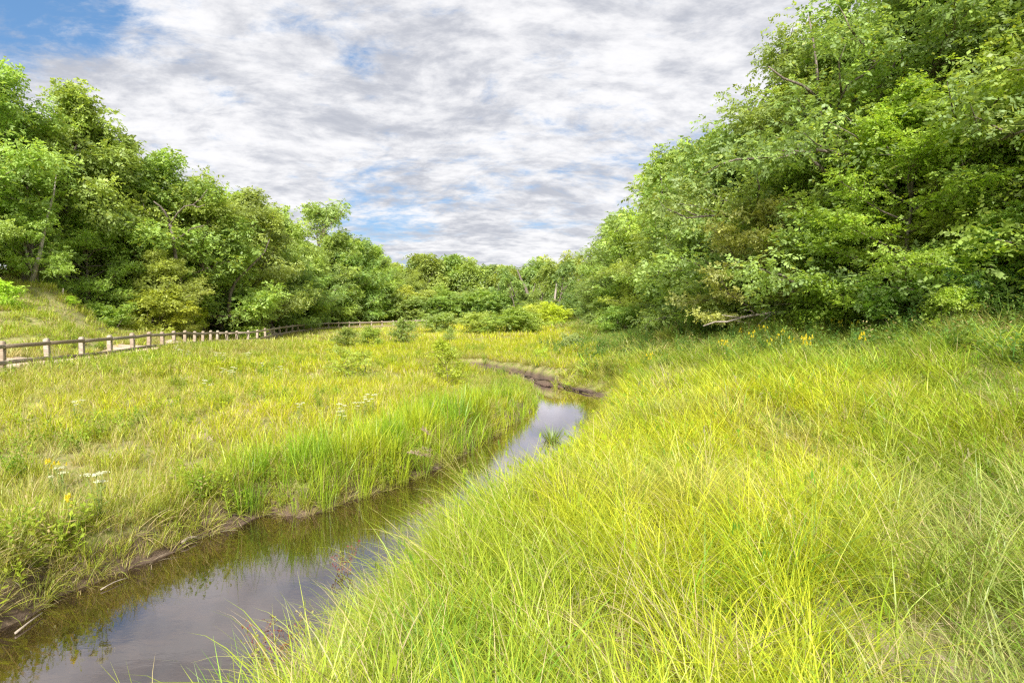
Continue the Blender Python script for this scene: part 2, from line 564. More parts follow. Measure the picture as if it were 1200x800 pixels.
def sandiness(X, Y):
    """where bare sand shows, 0..1"""
    a = smooth((0.62 - np.hypot((X - 2.1) / 2.6, (Y - 3.3) / 0.9)) / 0.5) * (0.2 + 1.7 * smooth((fbm(X, Y, 1.6, 15) - .32) / .3))
    a = np.maximum(a, smooth((fbm(X, Y, 0.7, 12) - 0.66) / 0.1) * (X < -2) * (Y < 26) * 0.6)
    a = np.maximum(a, smooth((1.0 - np.hypot(X + 6.2, (Y - 12.6) * 1.6)) / 1.0) * 0.8)
    return a


bankattr = np.clip(1.15 - GS / np.where(GY > 19, .42, .7), 0, 1)
me = mesh_np('meadow_ground', np.stack([GX.ravel(), GY.ravel(), GZ.ravel()], -1), [quads], ground_mat(),
             {'sandy': sandiness(GX, GY).ravel(), 'bank': bankattr.ravel().astype(float)}, smooth=True)
props(obj('ground', me), kind='structure')


def ground_z(x, y):
    """height of the built sheet at a point"""
    i = int(np.searchsorted(xs, x) - 1); j = int(np.searchsorted(ys, y) - 1)
    i = max(0, min(nx - 2, i)); j = max(0, min(ny - 2, j))
    u = (x - xs[i]) / (xs[i + 1] - xs[i]); v = (y - ys[j]) / (ys[j + 1] - ys[j])
    return float((GZ[j, i] * (1 - u) + GZ[j, i + 1] * u) * (1 - v) + (GZ[j + 1, i] * (1 - u) + GZ[j + 1, i + 1] * u) * v)


def ground_z_arr(X, Y):
    i = np.clip(np.searchsorted(xs, X) - 1, 0, nx - 2); j = np.clip(np.searchsorted(ys, Y) - 1, 0, ny - 2)
    u = (X - xs[i]) / (xs[i + 1] - xs[i]); v = (Y - ys[j]) / (ys[j + 1] - ys[j])
    return (GZ[j, i] * (1 - u) + GZ[j, i + 1] * u) * (1 - v) + (GZ[j + 1, i] * (1 - u) + GZ[j + 1, i + 1] * u) * v


# water: a flat sheet over the carved bed, its rim buried in the banks
wx = np.arange(-16, 4, 0.5); wy = np.arange(-14, 35, 0.5)
WX, WY = np.meshgrid(wx, wy)
ws = stream_s(WX.ravel(), WY.ravel()).reshape(WX.shape)
vq = []
for j in range(len(wy) - 1):
    for i in range(len(wx) - 1):
        if ws[j:j + 2, i:i + 2].min() < 0.35:
            vq.append((j * len(wx) + i, j * len(wx) + i + 1, (j + 1) * len(wx) + i + 1, (j + 1) * len(wx) + i))
me = mesh_np('stream_water', np.stack([WX.ravel(), WY.ravel(), np.zeros(WX.size)], -1), [np.array(vq)], water_mat())
props(obj('stream_water', me), kind='structure')

# ------------------------------------------------------------------ sand path and fence
FENCE_PX = [(-110, 17.4), (-48, 19.4), (1, 21.4), (55, 23.5), (95, 25.6), (128, 27.8), (156, 30.0), (174, 32.0), (190, 34.0), (204, 36.0), (216, 38.0), (227.5, 40.0), (237, 42.0), (246, 44.0),
            (254, 45.6), (266, 46.6), (277, 47.6), (290, 48.6), (301, 51), (311, 54), (320, 57), (328, 60), (335, 63), (342, 66), (349, 69), (356, 72), (364, 75), (374, 77), (385, 79), (397, 80.5),
            (409, 82), (422, 83), (435, 84), (448, 85), (461, 86), (474, 87), (487, 88), (500, 89)]
posts = [((x - 600) / F * d, d) for x, d in FENCE_PX]
_pz = [ground_z(*p) for p in posts]
post_z = [sum(_pz[max(0, i - 2):i + 3]) / len(_pz[max(0, i - 2):i + 3]) for i in range(len(_pz))]


def strip(name, line, w0, w1, zoff, mat, step=0.5):
    pts = densify(line, step, amp=0.0)
    P = np.array(pts); T = np.gradient(P, axis=0); T /= np.linalg.norm(T, axis=1)[:, None]
    N = np.stack([-T[:, 1], T[:, 0]], -1)
    k = 7
    offs = np.linspace(w0, w1, k)
    V = P[:, None, :] + N[:, None, :] * offs[None, :, None]
    jit = (fbm(P[:, 0], P[:, 1], 1.3, 8) - .5) * 0.5
    V[:, 0] += N * jit[:, None]; V[:, -1] += N * jit[::-1][:, None]
    Z = ground_z_arr(V[..., 0].ravel(), V[..., 1].ravel()) + zoff
    vv = np.concatenate([V.reshape(-1, 2), Z[:, None]], 1)
    i = (np.arange(len(P) - 1)[:, None] * k + np.arange(k - 1)[None, :]).ravel()
    q = np.stack([i, i + 1, i + k + 1, i + k], -1)
    return mesh_np(name, vv, [q], mat, smooth=True), V


me, PATHV = strip('sand_path', posts, -0.15, 1.9, 0.05, sand_mat())
props(obj('path', me), kind='structure')
PATHC = np.array(densify(posts, 1.0, amp=0.0))


def path_dist(X, Y):
    d = np.full(np.shape(X), 1e9)
    P = PATHC
    T = np.gradient(P, axis=0); T /= np.linalg.norm(T, axis=1)[:, None]
    C = P + np.stack([-T[:, 1], T[:, 0]], -1) * 0.85
    for (a, b) in C:
        d = np.minimum(d, (X - a) ** 2 + (Y - b) ** 2)
    return np.sqrt(d)


def box_mesh(name, sx, sy, sz, mat, bev=0.012, jit=0.0, seed=0, cham=False):
    """bevelled beam centred on the origin in x,y, from 0 to sz"""
    rr = np.random.default_rng(seed)
    c = bev
    prof = [(-sx / 2 + c, -sy / 2), (sx / 2 - c, -sy / 2), (sx / 2, -sy / 2 + c), (sx / 2, sy / 2 - c), (sx / 2 - c, sy / 2), (-sx / 2 + c, sy / 2), (-sx / 2, sy / 2 - c), (-sx / 2, -sy / 2 + c)]
    levels = [(0, 1.0), (sz * .5, 1.0), (sz - (0.05 if cham else c), 1.0), (sz, 0.55 if cham else 0.9)]
    V = []
    for (z, s) in levels:
        ox, oy = rr.uniform(-jit, jit, 2)
        for (x, y) in prof: V.append((x * s + ox, y * s + oy, z))
    q = []
    for l in range(len(levels) - 1):
        for k in range(8):
            q.append((l * 8 + k, l * 8 + (k + 1) % 8, (l + 1) * 8 + (k + 1) % 8, (l + 1) * 8 + k))
    t = []
    top = (len(levels) - 1) * 8
    for k in range(1, 7):
        t.append((top, top + k, top + k + 1)); t.append((0, k + 1, k))
    return mesh_np(name, V, [np.array(q), np.array(t)], mat)


rnd = random.Random(11)
post_me = [box_mesh('fence_post', 0.17, 0.17, 1.28, M_WOOD, jit=0.006, seed=i, cham=True) for i in range(3)]
rail_me = [box_mesh('fence_rail', 0.05, 0.14, 1.0, M_WOOD, bev=0.006, jit=0.004, seed=10 + i) for i in range(3)]


def build_fence(idx, label, mid_rail=False):
    b0 = posts[idx[0]]
    root = empty('post_and_rail_fence', (b0[0], b0[1], ground_z(*b0)), label, 'fence')
    base = Vector(root.location)
    tops = []
    for k in idx:
        x, y = posts[k]
        z = post_z[k] - 0.2
        a = obj('post', rnd.choice(post_me), root)
        a.location = Vector((x, y, z)) - base
        a.rotation_euler = (rnd.uniform(-.045, .045), rnd.uniform(-.045, .045), rnd.uniform(-.1, .1) + 0.1)
        tops.append(Vector((x, y, z + 0.2)))
    for (p, q) in zip(tops[:-1], tops[1:]):
        dirv = (q - p).normalized()
        side = Vector((dirv.y, -dirv.x, 0)).normalized() * 0.112      # on the meadow side of the posts
        for h in (0.90, 0.33):
            r = obj('rail', rnd.choice(rail_me), root)
            a = p + side + Vector((0, 0, h + rnd.uniform(-.015, .015)))
            b = q + side + Vector((0, 0, h + rnd.uniform(-.015, .015)))
            v = b - a
            r.location = a - base
            # local z runs along the rail, local y stays vertical
            zx = v.normalized(); xx = zx.cross(Vector((0, 0, 1))).normalized(); yx = zx.cross(xx)
            from mathutils import Matrix
            r.rotation_euler = Matrix((xx, yx, zx)).transposed().to_euler()
            r.scale = (1, 1, v.length - 0.008)


build_fence(list(range(0, 38)), 'weathered grey-brown two-rail wooden fence beside the sand path, receding along the left wood')


# ------------------------------------------------------------------ trees
def grow(seed, H=12.0, R=4.2, nl=22, base=0.16, flat=0.75, leaves=26000, leaf=0.15, r0=0.20, lean=(0, 0), droop=0.0,
         clr=0.72, top=1.0, sub=5, crook=0.35, stems=1, mat=None, bark=None, elev=(8, 62), fold=0.35, name='tree', th_=0.74, topw=0.66, lays=0.15, upn=0.55):
    """returns (trunk mesh, crown mesh): tapered trunk with limbs, and leaf-sized faces in clumps round the limb ends"""
    rr = np.random.default_rng(seed)
    tb = Tubes(6)
    cl = []                                                   # clump centres, radii

    def poly(p, d, L, n, wob, up=0.0):
        pts = [p]; d = d / np.linalg.norm(d)
        for _ in range(n):
            d = d + rr.normal(0, wob, 3) * 0.5 + np.array([0, 0, up])
            d = d / np.linalg.norm(d)
            p = p + d * L / n
            pts.append(p)
        return pts
    for sidx in range(stems):
        az = rr.uniform(0, 6.28)
        if stems > 1:
            b0 = np.array([math.cos(az), math.sin(az), 0]) * R * 0.12
            d0 = np.array([math.cos(az) * .35, math.sin(az) * .35, 1.0])
        else:
            b0 = np.zeros(3); d0 = np.array([lean[0], lean[1], 1.0])
        tr = poly(b0 - np.array([0, 0, 0.4]) * (H / 12), d0, H * th_ + .4, 9, crook * 0.35, 0.03)
        rad = [r0 * 1.45] + [r0 * (1 - 0.88 * (k / 9) ** 0.9) for k in range(1, 10)]
        tb.add(tr, rad, 7)
        tr = np.array(tr)
        n_l = max(3, nl // stems)
        for i in range(n_l):
            t = base + (0.97 - base) * ((i + rr.uniform(0, .8)) / n_l)
            q = t * 9; k = min(8, int(q)); p = tr[k] + (tr[k + 1] - tr[k]) * (q - k)
            a = i * 2.399 + rr.uniform(-.5, .5) + sidx
            rel = (t - base) / (0.97 - base)
            el = math.radians(elev[0] + (elev[1] - elev[0]) * rel ** 1.1 + rr.uniform(-10, 10))
            env = (0.80 + 0.2 * math.sin(math.pi * min(1, rel * 1.3)) - (1 - topw) * max(0, rel - .45) / .55) * rr.uniform(.74, 1.15)
            L = R * env * (1.0 if stems == 1 else .8)
            d = np.array([math.cos(a) * math.cos(el), math.sin(a) * math.cos(el), math.sin(el)])
            lp = poly(p, d, L, 6, crook, 0.05 - droop)
            rl = r0 * (0.5 - 0.28 * rel)
            tb.add(lp, [rl * (1 - 0.85 * j / 6) + 0.008 for j in range(7)], 5)
            lp = np.array(lp)
            for s in range(sub):
                tt = 0.28 + 0.72 * (s + rr.uniform(.2, 1)) / sub
                q = min(5.99, tt * 6); k = int(q); pp = lp[k] + (lp[k + 1] - lp[k]) * (q - k)
                sd_ = (1 if s % 2 else -1) * rr.uniform(.5, 1.1)
                fd = lp[k + 1] - lp[k]; fd /= np.linalg.norm(fd)
                sdv = np.array([-fd[1], fd[0], 0]) * sd_ + fd * .8 + np.array([0, 0, rr.uniform(-.1, .45)])
                SL = L * rr.uniform(.25, .45) * (1.15 - .5 * tt)
                sp = poly(pp, sdv, SL, 3, crook, 0.02 - droop)
                tb.add(sp, [rl * .34 + .004, rl * .25 + .004, rl * .15 + .003, .004], 4)
                cl.append((sp[-1], rr.uniform(.7, 1.2)))
                cl.append((sp[2] * .6 + pp * .4, rr.uniform(.55, 1.0)))
            cl.append((lp[-1], rr.uniform(.75, 1.25)))
        cl.append((tr[-1], 1.0)); cl.append((tr[-2], .9))
    C = np.array([c for c, _ in cl]); CR = np.array([r for _, r in cl]) * clr * (R / 4.2)
    wgt = CR ** 2; wgt = wgt / wgt.sum()
    K = 8                                                     # leaves on one twig
    ns = leaves // K
    which = rr.choice(len(C), ns, p=wgt)
    u = rr.normal(size=(ns, 3)); u /= np.linalg.norm(u, axis=1)[:, None]
    u[:, 2] = np.where(u[:, 2] < 0, u[:, 2] * .6, u[:, 2])
    rad = rr.uniform(0, 1, ns) ** 0.45
    lay = np.round(u[:, 2] * rad * 2.4) / 2.4
    zz = lay * lays + u[:, 2] * rad * (1 - lays)
    off = np.stack([u[:, 0] * rad, u[:, 1] * rad, zz * flat], -1) * CR[which][:, None]
    P0 = C[which] + off
    td = u * np.array([1, 1, .5]) + rr.normal(0, .45, (ns, 3)); td /= np.linalg.norm(td, axis=1)[:, None]
    tn = np.array([0, 0, 1.0]) * (upn + .25) + u * 0.45 + rr.normal(0, .42, (ns, 3))
    tn -= td * (tn * td).sum(1)[:, None]; tn /= np.linalg.norm(tn, axis=1)[:, None]
    ts = np.cross(tn, td)
    kk = np.arange(K)
    side = np.where(kk % 2 == 0, 1.0, -1.0); side[-1] = 0.0
    along = (kk * .42)[None, :, None] * leaf
    P = P0[:, None, :] + td[:, None, :] * along + ts[:, None, :] * (side * leaf * .42)[None, :, None] + rr.normal(0, leaf * .12, (ns, K, 3))
    P[..., 2] -= ((kk * .42 * leaf) ** 2)[None, :] * .8
    a = ts[:, None, :] * (side * .9)[None, :, None] + td[:, None, :] * .65 + rr.normal(0, .22, (ns, K, 3)) - np.array([0, 0, .22])
    a = a.reshape(-1, 3); a /= np.linalg.norm(a, axis=1)[:, None]
    nrm = (np.repeat(tn, K, axis=0) + rr.normal(0, .3, (ns * K, 3)))
    b = np.cross(nrm, a); b /= np.linalg.norm(b, axis=1)[:, None]
    nrm = np.cross(a, b)
    P = P.reshape(-1, 3); leaves = ns * K
    P[:, 2] = np.where(P[:, 2] < 0.1, rr.uniform(0.08, 0.09 * H, leaves), P[:, 2])
    sz = leaf * rr.uniform(.45, 1.3, leaves)[:, None]
    dz = nrm * sz * fold * 0.5
    V = np.stack([P - a * sz * .62, P + b * sz * .34 - dz * .5, P + a * sz * .62 - dz, P - b * sz * .34 - dz * .5], 1).reshape(-1, 3)
    q = np.arange(leaves * 4).reshape(-1, 4)
    br = np.repeat(np.clip(np.repeat(rr.uniform(0, 1, ns), K) * .55 + rr.uniform(0, .45, leaves), 0, 1), 4)
    crl = np.repeat(rr.uniform(0, 1, len(C))[which], K)
    ctr = np.array([0, 0, H * .5])
    cr = np.repeat(crl, 4)
    return (tb.mesh(name + '_trunk', bark or M_BARK), mesh_np(name + '_crown', V, [q], mat or M_LEAF, {'br': br, 'cr': cr}))


PR = {
    'oak1': grow(1, R=4.6, nl=26, leaves=52000, leaf=.15, base=.08, sub=7, clr=.62),
    'oak2': grow(2, nl=24, R=5.0, leaves=54000, leaf=.15, crook=.5, lean=(.12, .05), base=.10, sub=7, clr=.62),
    'oak3': grow(3, nl=28, R=4.2, leaves=50000, leaf=.15, base=.06, sub=7, clr=.64),
    'oak4': grow(4, nl=22, R=4.8, leaves=50000, leaf=.15, crook=.6, clr=.66, lean=(-.1, .08), base=.12, sub=7),
    'airy': grow(5, nl=15, R=4.2, base=.45, leaves=13000, leaf=.17, crook=.6, clr=.62, r0=.2),
    'near1': grow(7, nl=34, R=4.6, base=.04, leaves=110000, leaf=.098, flat=.55, lays=.25, clr=.70, sub=8, elev=(-4, 62), r0=.22, crook=.3),
    'near2': grow(8, nl=34, R=5.0, base=.06, leaves=110000, leaf=.098, flat=.6, lays=.2, clr=.70, sub=8, elev=(0, 64), r0=.25, crook=.45),
    'maple': grow(9, nl=34, R=4.0, base=.03, leaves=105000, leaf=.088, flat=.36, lays=.45, upn=.65, clr=.66, sub=8, elev=(-6, 62), r0=.11, crook=.25, th_=.82, topw=.45),
    'dogwood': grow(10, H=6, R=3.6, nl=20, base=.10, leaves=30000, leaf=.10, flat=.20, lays=.7, upn=.8, clr=.62, sub=6, elev=(0, 45), r0=.08),
    'bush1': grow(21, H=2.6, R=1.5, nl=20, stems=4, base=.05, leaves=9000, leaf=.10, clr=1.1, sub=3, r0=.03, elev=(0, 70), crook=.3, flat=.8),
    'bush2': grow(22, H=2.6, R=1.7, nl=20, stems=5, base=.04, leaves=10000, leaf=.11, clr=1.0, sub=3, r0=.03, elev=(0, 65), crook=.4, flat=.8),
    'bush3': grow(23, H=3.0, R=1.4, nl=22, stems=3, base=.03, leaves=9000, leaf=.09, clr=1.0, sub=4, r0=.03, elev=(0, 70), crook=.3, flat=.8),
    'sapling': grow(24, H=3.0, R=1.0, nl=18, base=.10, leaves=2600, leaf=.10, clr=.8, sub=3, r0=.018, elev=(25, 60), crook=.3, th_=.95, topw=.3),
    'sapling2': grow(25, H=2.0, R=1.2, nl=14, stems=3, base=.12, leaves=2200, leaf=.085, clr=.9, sub=3, r0=.014, elev=(25, 60), crook=.3),
    'far1': grow(31, nl=20, R=4.4, leaves=11000, leaf=.34, clr=1.1, sub=4, base=.03, flat=.7),
    'far2': grow(32, nl=18, R=3.9, leaves=10000, leaf=.32, clr=1.0, sub=4, base=.06, flat=.7),
    'far3': grow(33, nl=15, R=2.8, leaves=6000, leaf=.24, clr=.8, sub=4, base=.30, r0=.16, th_=.85),
}
# heights as built, so that a tree reaches the height asked for
PH = {k: max(v.co.z for v in m[1].vertices) for k, m in PR.items()}
trnd = random.Random(5)


def tree(kind, px, depth, topy, label, group=None, name='oak_tree', cat='tree', tint=(1, 1, 1), wide=1.0, rz=None, dz=0.0, h=None, bark=None):
    x = (px - 600) / F * depth
    zg = ground_z(x, depth) + dz
    if h is None:
        h = at_d(px, topy, depth).z - zg
    s = h / (PH[kind] * 0.985)
    root = empty(name, (x, depth, zg - 0.05), label, cat, group, trnd.uniform(0, 6.28) if rz is None else rz)
    root.scale = (s * wide, s * wide, s)
    tm, cm = PR[kind]
    obj('trunk', tm, root)
    c = obj('crown', cm, root)
    q_ = trnd.uniform(.86, 1.14); j = [q_ * trnd.uniform(.93, 1.10), q_, q_ * trnd.uniform(.8, 1.2)]
    c.color = (tint[0] * j[0], tint[1] * j[1], tint[2] * j[2], 1)
    return root


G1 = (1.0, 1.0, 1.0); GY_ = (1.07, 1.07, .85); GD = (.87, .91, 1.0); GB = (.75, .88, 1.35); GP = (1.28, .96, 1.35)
# --- left wood, skyline row
tree('oak3', -75, 38, 88, 'dark green oak at the far left edge of the picture, highest of the left wood', tint=GD)
tree('oak2', 18, 41, 88, 'tall broad oak at the left frame edge, with crown above all its neighbours', tint=G1, wide=1.1)
tree('oak1', 66, 44, 98, 'oak with knobbly rounded top on the left slope, next right of the tallest one', tint=GD)
tree('oak4', 108, 48, 140, 'oak on the left slope where the skyline steps down, dense crown', tint=G1)
tree('oak3', 146, 52, 188, 'lower green oak in the dip of the left skyline', tint=GY_)
tree('oak4', 186, 50, 181, 'oak on the left with pointed leafy top just before the crooked bare limbs', tint=G1, wide=1.1)
tree('oak2', 238, 53, 186, 'wide round-crowned oak in the middle of the left wood', tint=GY_, wide=1.15)
tree('oak1', 284, 60, 214, 'oak sloping down right of the wide round crown on the left', tint=G1)
tree('oak3', 318, 68, 240, 'fresh green oak on the left just before the tall airy tree', tint=G1)
tree('airy', 368, 90, 234, 'tall airy tree with open crown and visible limbs standing above the left skyline', tint=GD, wide=1.0)
tree('oak4', 345, 80, 262, 'green oak standing in front of the tall airy tree', tint=G1)
tree('oak2', 398, 90, 264, 'leafy oak with rounded crown right of the tall airy tree', tint=GY_)
tree('oak1', 428, 96, 286, 'yellow-green oak near the low end of the left wood', tint=GY_)
tree('oak3', 452, 102, 298, 'small-looking bright oak at the right end of the left wood', tint=GY_)
tree('oak4', 472, 104, 314, 'low tree where the left wood meets the distant wood', tint=G1)
# --- left wood, lower front row
gl = 'edge trees of the left wood'
tree('near2', 103, 43, 240, 'full leafy tree with foliage down to the slope behind the nearest fence posts', tint=GY_, wide=1.0, name='maple_tree')
tree('oak2', 45, 38, 215, 'green tree hanging over the pale leaning trunk at the left', tint=G1, dz=.3)
tree('near1', 188, 46, 292, 'bushy green tree below the crooked bare-limbed oak', tint=(1.2, 1.0, .9), wide=1.2, name='maple_tree')
tree('oak3', 262, 55, 262, 'mid green tree beside the fence corner at the wood edge', tint=G1, wide=1.25)
tree('near2', 316, 72, 290, 'dark leafy tree with low dark limbs right of the fence corner', tint=GD, wide=1.3)
tree('oak1', 352, 78, 303, 'green edge tree behind the far fence, right of the dark leafy one', tint=G1, wide=1.3)
tree('oak4', 392, 88, 310, 'green edge tree behind the far fence, midway along the left wood', tint=GD, wide=1.3)
tree('oak2', 430, 94, 320, 'yellow-green edge tree near the right end of the left wood', tint=GY_, wide=1.25)
tree('oak1', 462, 98, 332, 'rightmost low edge tree of the left wood', tint=GY_, wide=1.25)
# --- filling rows behind
for px, d, ty in [(-140, 42, 60), (-20, 48, 100), (45, 52, 130), (95, 54, 165), (135, 58, 205), (170, 60, 215), (210, 62, 205), (255, 64, 212), (300, 68, 240), (335, 76, 262),
                  (375, 88, 270), (410, 90, 280), (440, 98, 302), (465, 108, 318), (-120, 34, 140), (-60, 34, 190)]:
    tree(trnd.choice(['oak1', 'oak2', 'oak3', 'oak4']), px, d, ty, 'green oak half hidden in the packed rows of the left wood', 'oaks packed inside the left wood', tint=trnd.choice([G1, GD, GY_]))

# --- distant wood across the head of the meadow
k = 0
fx = 470
while fx < 676:
    d = trnd.uniform(112, 122)
    sky_y = np.interp(fx, [470, 500, 545, 590, 605, 640, 672], [306, 299, 301, 311, 309, 298, 290])
    tree(trnd.choice(['far1', 'far1', 'far2']), fx, d, sky_y + trnd.uniform(-3, 5), 'small-looking leafy tree in the distant wood closing the end of the meadow', 'trees of the distant wood',
         tint=trnd.choice([(.8, .85, 1.1), (.9, .9, 1.0), (1.05, .98, .9)]), name='broadleaf_tree')
    fx += trnd.uniform(13, 18)
fx = 474
while fx < 680:
    d = trnd.uniform(98, 106)
    tree(trnd.choice(['far1', 'far2', 'far1']), fx, d, trnd.uniform(328, 345), 'lower leafy tree along the front of the distant wood', 'front trees of the distant wood',
         tint=trnd.choice([(.8, .85, 1.1), (.95, .92, 1.0), (1.15, 1.0, .85)]), name='broadleaf_tree', wide=1.2)
    fx += trnd.uniform(14, 19)
for px, d, ty, lab in [(606, 96, 312, 'slender open tree with bare lower trunk left of the dark snags in the distant wood'), (632, 90, 305, 'tall thin tree with sparse crown in front of the distant wood'),
                       (652, 88, 302, 'sparse tall tree with pale trunk just left of the right-hand wood')]:
    tree('far3', px, d, ty, lab, tint=(.9, .92, 1.0), name='broadleaf_tree')

# --- right wood, skyline row
for kind, px, d, ty, tint, wd, lab in [
    ('oak2', 694, 92, 298, G1, 1.0, 'first low tree at the far end of the right wood'),
    ('oak3', 714, 76, 287, GY_, 1.0, 'light green tree rising at the far end of the right wood'),
    ('oak1', 732, 64, 252, G1, 1.0, 'round-topped tree on the steep far part of the right skyline'),
    ('oak4', 758, 54, 211, G1, 1.0, 'green oak halfway up the right skyline'),
    ('oak2', 788, 46, 174, GY_, 1.0, 'light green oak with broad top on the right skyline'),
    ('oak3', 823, 39, 149, G1, 1.1, 'tall green tree on the right skyline before the dark-leaved oak'),
    ('oak4', 864, 33, 106, GD, 1.05, 'dark-leaved oak with dangling leaf clumps on the right skyline'),
    ('oak1', 914, 29, 72, GD, 1.05, 'high dark oak on the right whose crown leans out over the meadow'),
    ('near2', 985, 27, 30, GD, 1.1, 'large oak with dark arching limbs reaching the top edge of the picture'),
    ('near1', 1000, 25, -24, GD, 1.1, 'tall shaded oak cut by the top edge, behind the bright maple'),
    ('near2', 1075, 22, -69, GD, 1.1, 'tall tree behind the bright maple, its top beyond the picture'),
    ('near1', 1150, 20, -114, GY_, 1.1, 'tall yellow-green tree in the upper right corner'),
    ('near2', 1240, 19, -144, GY_, 1.1, 'nearest tall tree, overhanging the right edge of the picture'),
    ('near1', 1330, 17, -154, G1, 1.1, 'leafy tree just past the right edge with a few boughs in view'),
]:
    tree(kind, px, d, ty, lab, tint=tint, wide=wd, name='oak_tree')
# --- right wood, front row with boughs to the ground
for kind, px, d, ty, tint, wd, nm, lab in [
    ('oak3', 698, 80, 330, GB, 1.3, 'broadleaf_tree', 'lowest dusky tree at the foot of the far right wood'),
    ('near1', 720, 62, 300, GD, 1.3, 'maple_tree', 'small dusky edge tree near the far end of the right wood'),
    ('oak3', 749, 52, 268, G1, 1.3, 'maple_tree', 'green edge tree below the halfway oak on the right'),
    ('near2', 784, 44, 245, GY_, 1.25, 'maple_tree', 'light layered tree at the foot of the right wood, left of the middle'),
    ('near1', 826, 36, 235, G1, 1.3, 'maple_tree', 'layered green tree in the middle of the right wood edge'),
    ('near2', 872, 30, 200, G1, 1.25, 'maple_tree', 'green tree standing left of the pink-tinged dogwood'),
    ('maple', 960, 23, 175, G1, 1.25, 'maple_tree', 'green maple behind the pink-tinged dogwood and left of the bright maple'),
    ('maple', 1048, 19, 92, (1.02, 1.16, .65), 1.25, 'maple_tree', 'bright yellow-green maple with layered boughs, nearest in the right wood'),
    ('maple', 1130, 18.5, 120, (1.0, 1.0, .8), 1.2, 'maple_tree', 'green maple right of the bright maple, above the silvery shrub'),
    ('maple', 1215, 16.5, 100, (1.02, 1.1, .7), 1.2, 'maple_tree', 'green maple at the right edge of the picture, boughs in level layers'),
    ('maple', 1320, 16, 60, G1, 1.2, 'maple_tree', 'green maple mostly past the right edge of the picture'),
]:
    tree(kind, px, d, ty, lab, tint=tint, wide=wd, name=nm)
tree('dogwood', 893, 24.2, 232, 'dogwood with pinkish-brown tinged leaves on level boughs, at the right wood edge', tint=GP, wide=.95, name='dogwood_tree')
for px, d, ty in [(720, 84, 296), (752, 66, 255), (795, 56, 215), (840, 46, 175), (888, 40, 135), (935, 36, 105), (985, 33, 65), (1030, 30, 10), (1110, 28, -30), (1200, 26, -60), (1300, 24, -60),
                  (760, 60, 260), (820, 48, 240), (900, 38, 220), (980, 32, 200), (1060, 27, 200), (1150, 24, 190), (1250, 21, 150), (1400, 18, 50), (1480, 22, 20)]:
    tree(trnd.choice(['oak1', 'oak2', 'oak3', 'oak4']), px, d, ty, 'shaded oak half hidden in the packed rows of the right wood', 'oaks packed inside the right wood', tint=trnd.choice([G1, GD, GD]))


# --- shrubs: (kind, px, depth, topy, tint, width, label)
def shrub(kind, px, d, ty, tint, wd, lab, nm='shrub', group=None):
    return tree(kind, px, d, ty, lab, group, name=nm, cat='shrub', tint=tint, wide=wd)


